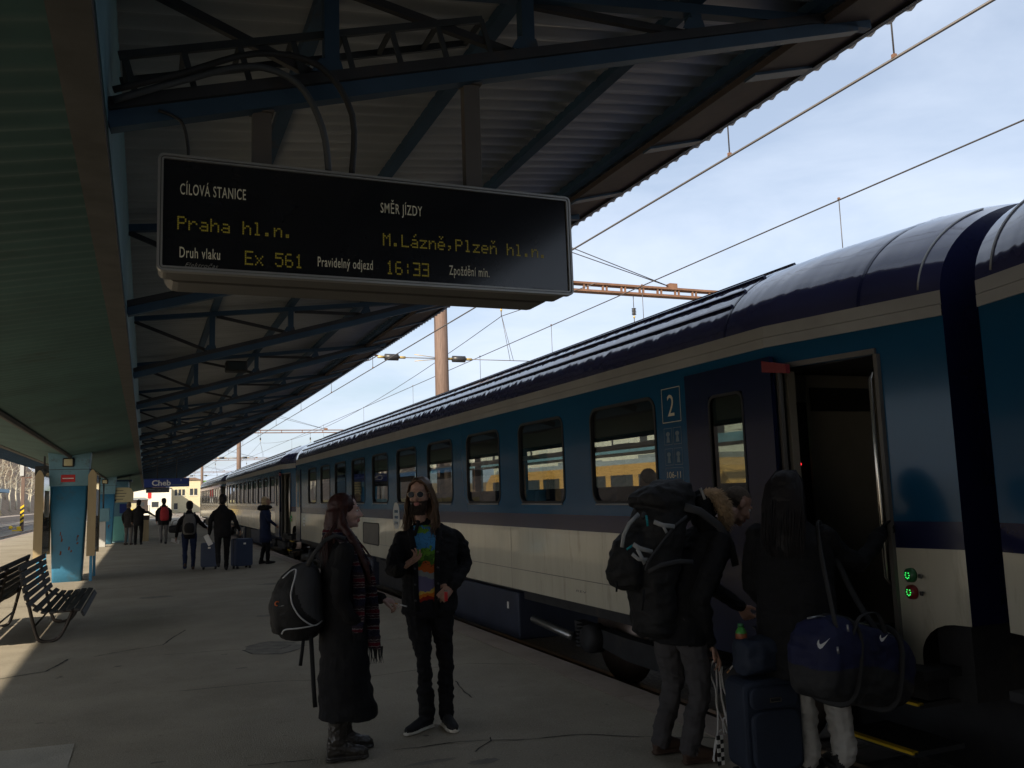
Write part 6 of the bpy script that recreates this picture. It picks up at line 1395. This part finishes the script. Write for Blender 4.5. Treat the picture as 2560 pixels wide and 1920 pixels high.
# suitcase, soft bag on it, bottle
st = empty('suitcase', (3.275, 4.25, 0), R(-8)); tag(st, 'dark navy upright suitcase with small metal badge on the platform', 'suitcase')
MB().extr(rrect(0, .30, .36, .50, .06), -.10, .13, 'Y').build('body', 'case_navy', st, .02); MB().extr(rrect(.0, .235, .30, .32, .06), -.135, -.098, 'Y').build('front_pocket', 'case_navy', st, .015); MB().extr(rrect(.0, .46, .30, .12, .04), -.125, -.098, 'Y').build('upper_pocket', 'case_navy', st, .012)
MB().box(-.035, .035, -.131, -.126, .437, .462).build('badge', 'chrome', st); MB().box(-.029, .029, -.1325, -.1312, .442, .457).build('badge_plate', 'phone', st)
for x in (-.15, .15):
    for y in (-.06, .09): MB().lathe([(0, -.012), (.024, -.012), (.024, .012), (0, .012)], (x, y, .025), 12, 0, 'X').build('wheel', 'rubber', st)
sb = empty('soft_bag', (3.335, 4.27, .56), R(-6)); tag(sb, 'soft dark blue bag lying on top of the upright suitcase', 'bag')
F = Fig(); o = V((3.335, 4.27, .56)); F.loft([(o+V((x, 0, .105+dz)), Y_*b_, Z*c_) for x, b_, c_, dz in ((-.195, .06, .07, 0), (-.18, .09, .10, 0), (-.10, .11, .108, 0), (.02, .115, .110, 0), (.11, .11, .105, -.005), (.18, .09, .09, -.01), (.195, .06, .06, -.01))], 'b', 22, .65)
F.build('body', sb, {'b': 'case_navy'}, .010, None, {'b': (.014, 9)}); MB().lathe([(0, -.004), (.006, -.003), (.006, .003), (0, .003)], (.06, -.122, .12), 8, 0, 'Y').build('stud', 'chrome', sb)
bo = empty('drink_bottle', (3.20, 4.32, .752)); tag(bo, 'small green drink bottle with red-brown label standing on the soft bag', 'bottle')
MB().lathe([(0, 0), (.03, 0), (.032, .01), (.032, .045), (.022, .062), (.016, .07), (.0155, .074), (0, .074)], (0, 0, 0), 16).build('flask', 'bottle_green', bo); MB().lathe([(.0325, .006), (.0335, .008), (.0335, .036), (.0325, .038)], (0, 0, 0), 16).build('label_sleeve', 'bottle_label', bo); MB().lathe([(0, .0742), (.018, .0742), (.018, .092), (0, .094)], (0, 0, 0), 14).build('cap', 'button_green', bo)
# duffel bag
df = empty('duffel_bag', (3.62, 3.86, .36)); tag(df, 'big blue and dark duffel bag with white tick marks hanging by the coach door', 'duffel bag'); bdf = df.matrix_basis.translation
F = Fig(); a0, a1 = V((3.25, 3.83, .735)), V((4.00, 3.95, .56)); d = (a1-a0).normalized(); up = V((.20, 0, .98)); sd = d.cross(up).normalized()
F.loft([(a0+d*(.76*q)+V((0, 0, dz)), sd*b_, up*c_) for q, b_, c_, dz in ((-.03, .10, .13, -.02), (.0, .135, .17, -.015), (.06, .165, .205, .0), (.22, .17, .222, .01), (.5, .17, .215, -.0), (.75, .165, .205, -.01), (.93, .15, .18, -.01), (1.0, .12, .14, -.01), (1.02, .09, .11, -.01))], 'up', 32, .62)
def drule(p, n, t):
    l = p-a0; h = l.dot(up)-.0
    if (p-(a0+d*l.dot(d))).dot(up) < -.055+.06*math.sin(l.dot(d)*4.5): return 'low'
drule.extra = ['low']
F.build('body', df, {'up': 'bag_blue', 'low': 'bag_dark'}, .010, drule, {'up': (.016, 8), 'low': (.015, 8)})
for q in (.27, .73):
    vs = []
    for a in range(0, 361, 15):
        ca, sa = math.cos(R(a)), math.sin(R(a)); vs.append(a0+d*(.76*q)+sd*(.176*math.copysign(abs(ca)**.62, ca))+up*(.222*math.copysign(abs(sa)**.62, sa))-bdf)
    MB().tube(vs, .018, 6, cap=False, flat=.3, fdir=d).build('web_strap', 'bag_dark', df)
MB().tube([a0+d*(.76*q)+up*(.215 if 0.05 < q < .9 else .19)-sd*.03-bdf for q in (.02, .15, .35, .55, .75, .95)], .006, 6).build('zip', 'steel_pipe', df)
def tick(cx, y, cz, s, rz=9):
    # the white swoosh mark: a thin curved tick
    top = [(-.5, -.05), (-.47, -.22), (-.36, -.30), (-.2, -.27), (.05, -.13), (.5, .12), (.12, -.02), (-.12, -.08), (-.27, -.10), (-.34, -.05), (-.30, .12), (-.42, .06)]
    vs = [(x*s, 0, z*s) for x, z in top]
    o = MB().add(vs, [tuple(range(len(vs)))]).build('tick_mark', 'white_paint', df); o.location = V((cx, y, cz))-bdf; o.rotation_euler = (R(-10), 0, R(rz))
tick(3.215, 3.655, .835, .11); tick(3.66, 3.695, .815, .085)
for (x, y, z) in ((3.30, 3.655, .80), (3.395, 3.675, .90)): MB().tube([V((x, y, z))-bdf, V((x+.002, y-.002, z-.035))-bdf], .006, 6).build('zip_pull', 'steel_pipe', df)
MB().tube(arc([V((3.36, 3.72, .88))-bdf, V((3.40, 3.80, 1.05))-bdf, V((3.50, 3.95, 1.25))-bdf, V((3.56, 4.03, 1.405))-bdf, V((3.62, 4.05, 1.36))-bdf, V((3.74, 3.98, 1.0))-bdf, V((3.82, 3.88, .77))-bdf], 36), .018, 6, flat=.3).build('shoulder_strap', 'bag_dark', df)
MB().tube(arc([V((3.45, 3.70, .84))-bdf, V((3.50, 3.69, .93))-bdf, V((3.65, 3.72, .93))-bdf, V((3.72, 3.75, .82))-bdf], 24), .013, 6, flat=.4).build('handle', 'bag_dark', df)
# luggage of the people farther along
def roller(x, y, w, dpt, h, rz, label, hpull):
    c = empty('rolling_suitcase', (x, y, 0), rz); tag(c, label, 'suitcase', 'blue rolling suitcases of the walkers')
    MB().extr(rrect(0, .06+h/2, w, h, .05), -dpt/2, dpt/2, 'Y').build('shell', 'case_blue', c, .02); MB().box(-w/2-.004, w/2+.004, -.012, .012, .08, .05+h).build('zip_band', 'black_paint', c); MB().box(-.03, .03, -dpt/2-.006, -dpt/2-.001, h-.08, h-.04).build('tag', 'paper', c)
    for s in (-1, 1):
        for t in (-1, 1): MB().lathe([(0, -.02), (.03, -.02), (.03, .02), (0, .02)], (s*(w/2-.06), t*(dpt/2-.05), .03), 12, 0, 'X').build('wheel', 'rubber', c)
    if hpull:
        for s in (-1, 1): MB().tube([(s*.07, dpt/2-.03, h+.05), (s*.07, dpt/2-.03, hpull)], .008, 6).build('handle_rod', 'chrome', c)
        MB().tube([(-.09, dpt/2-.03, hpull), (.09, dpt/2-.03, hpull)], .014, 8).build('handle_grip', 'rubber', c)
roller(2.19, 22.62, .44, .30, .66, R(20), 'tall blue rolling suitcase pulled on the train side of the walker in black', 1.0); roller(1.47, 23.0, .40, .28, .58, R(-8), 'small blue rolling suitcase ahead of the walker in black', 0)
def daypack(T, r, f, k, m, m2, label, parentname='backpack'):
    b0 = T(0, -.24, 1.0); p = empty(parentname, b0); tag(p, label, 'backpack'); F = Fig()
    F.loft([(T(0, -.22+dy, z), r*a*k, f*d_*k) for z, a, d_, dy in ((.90, .10, .06, 0), (.93, .15, .09, 0), (1.05, .165, .11, -.01), (1.20, .16, .105, -.005), (1.33, .135, .085, .01), (1.41, .09, .05, .03), (1.43, .04, .03, .04))], 'p', 18)
    F.loft([(T(0, -.31, z), r*a*k, f*d_*k) for z, a, d_ in ((.95, .08, .03), (.98, .115, .04), (1.10, .12, .045), (1.18, .09, .03), (1.20, .05, .02))], 'q', 14)
    F.build('shell', p, {'p': m, 'q': m2}, .016, None, {'p': (.006, 12)}, 2)
    for s in (-1, 1): MB().tube([T(s*.09, -.14, 1.38)-b0, T(s*.12, -.03, 1.455)-b0, T(s*.13, .09, 1.40)-b0, T(s*.14, .12, 1.2)-b0], .022*k, 6, flat=.4).build('shoulder_strap', m, p)
daypack(TB, rB, fB, .955, 'cloth_midgrey', 'pack_black', 'grey and black backpack on the walking youngster'); daypack(TR, rR, fR, 1.04, 'cloth_red', 'cloth_red', 'red backpack worn over a black jacket')
hb = empty('holdall', (1.12, 38.0, .42)); tag(hb, 'black holdall carried by the person with the red backpack', 'bag')
F = Fig(); o = V((1.12, 38.0, .42)); F.loft([(o+V((x, 0, .16)), Y_*b_, Z*c_) for x, b_, c_ in ((-.26, .05, .08), (-.22, .10, .14), (0, .12, .16), (.22, .10, .14), (.26, .05, .08))], 'b', 16); F.build('body', hb, {'b': 'pack_black'}, .016, None, None, 2)
MB().tube(arc([(-.14, 0, .30), (-.10, 0, .46), (-.02, 0, .50), (.08, 0, .46), (.12, 0, .30)], 20), .012, 6).build('handle', 'rubber', hb)
pp = empty('paper_sheets', (.66, 23.12, .72)); tag(pp, 'white papers in the lowered hand of the youngster', 'paper'); pp.rotation_euler = (R(60), R(20), R(10))
for q in range(3): MB().box(-.08+.03*q, .06+.03*q, -.05, .05, .003*q, .003*q+.0015).build('sheet', 'paper', pp)
p2 = empty('paper_sheets', (1.37, 22.2, .76)); tag(p2, 'brown folder and papers in the hand of the walker in black', 'paper'); p2.rotation_euler = (R(80), R(-25), R(10))
for q in range(2): MB().box(-.06, .06, -.16, .10, .004*q, .004*q+.002).build('sheet', 'paper' if q else 'shoe_brown', p2)
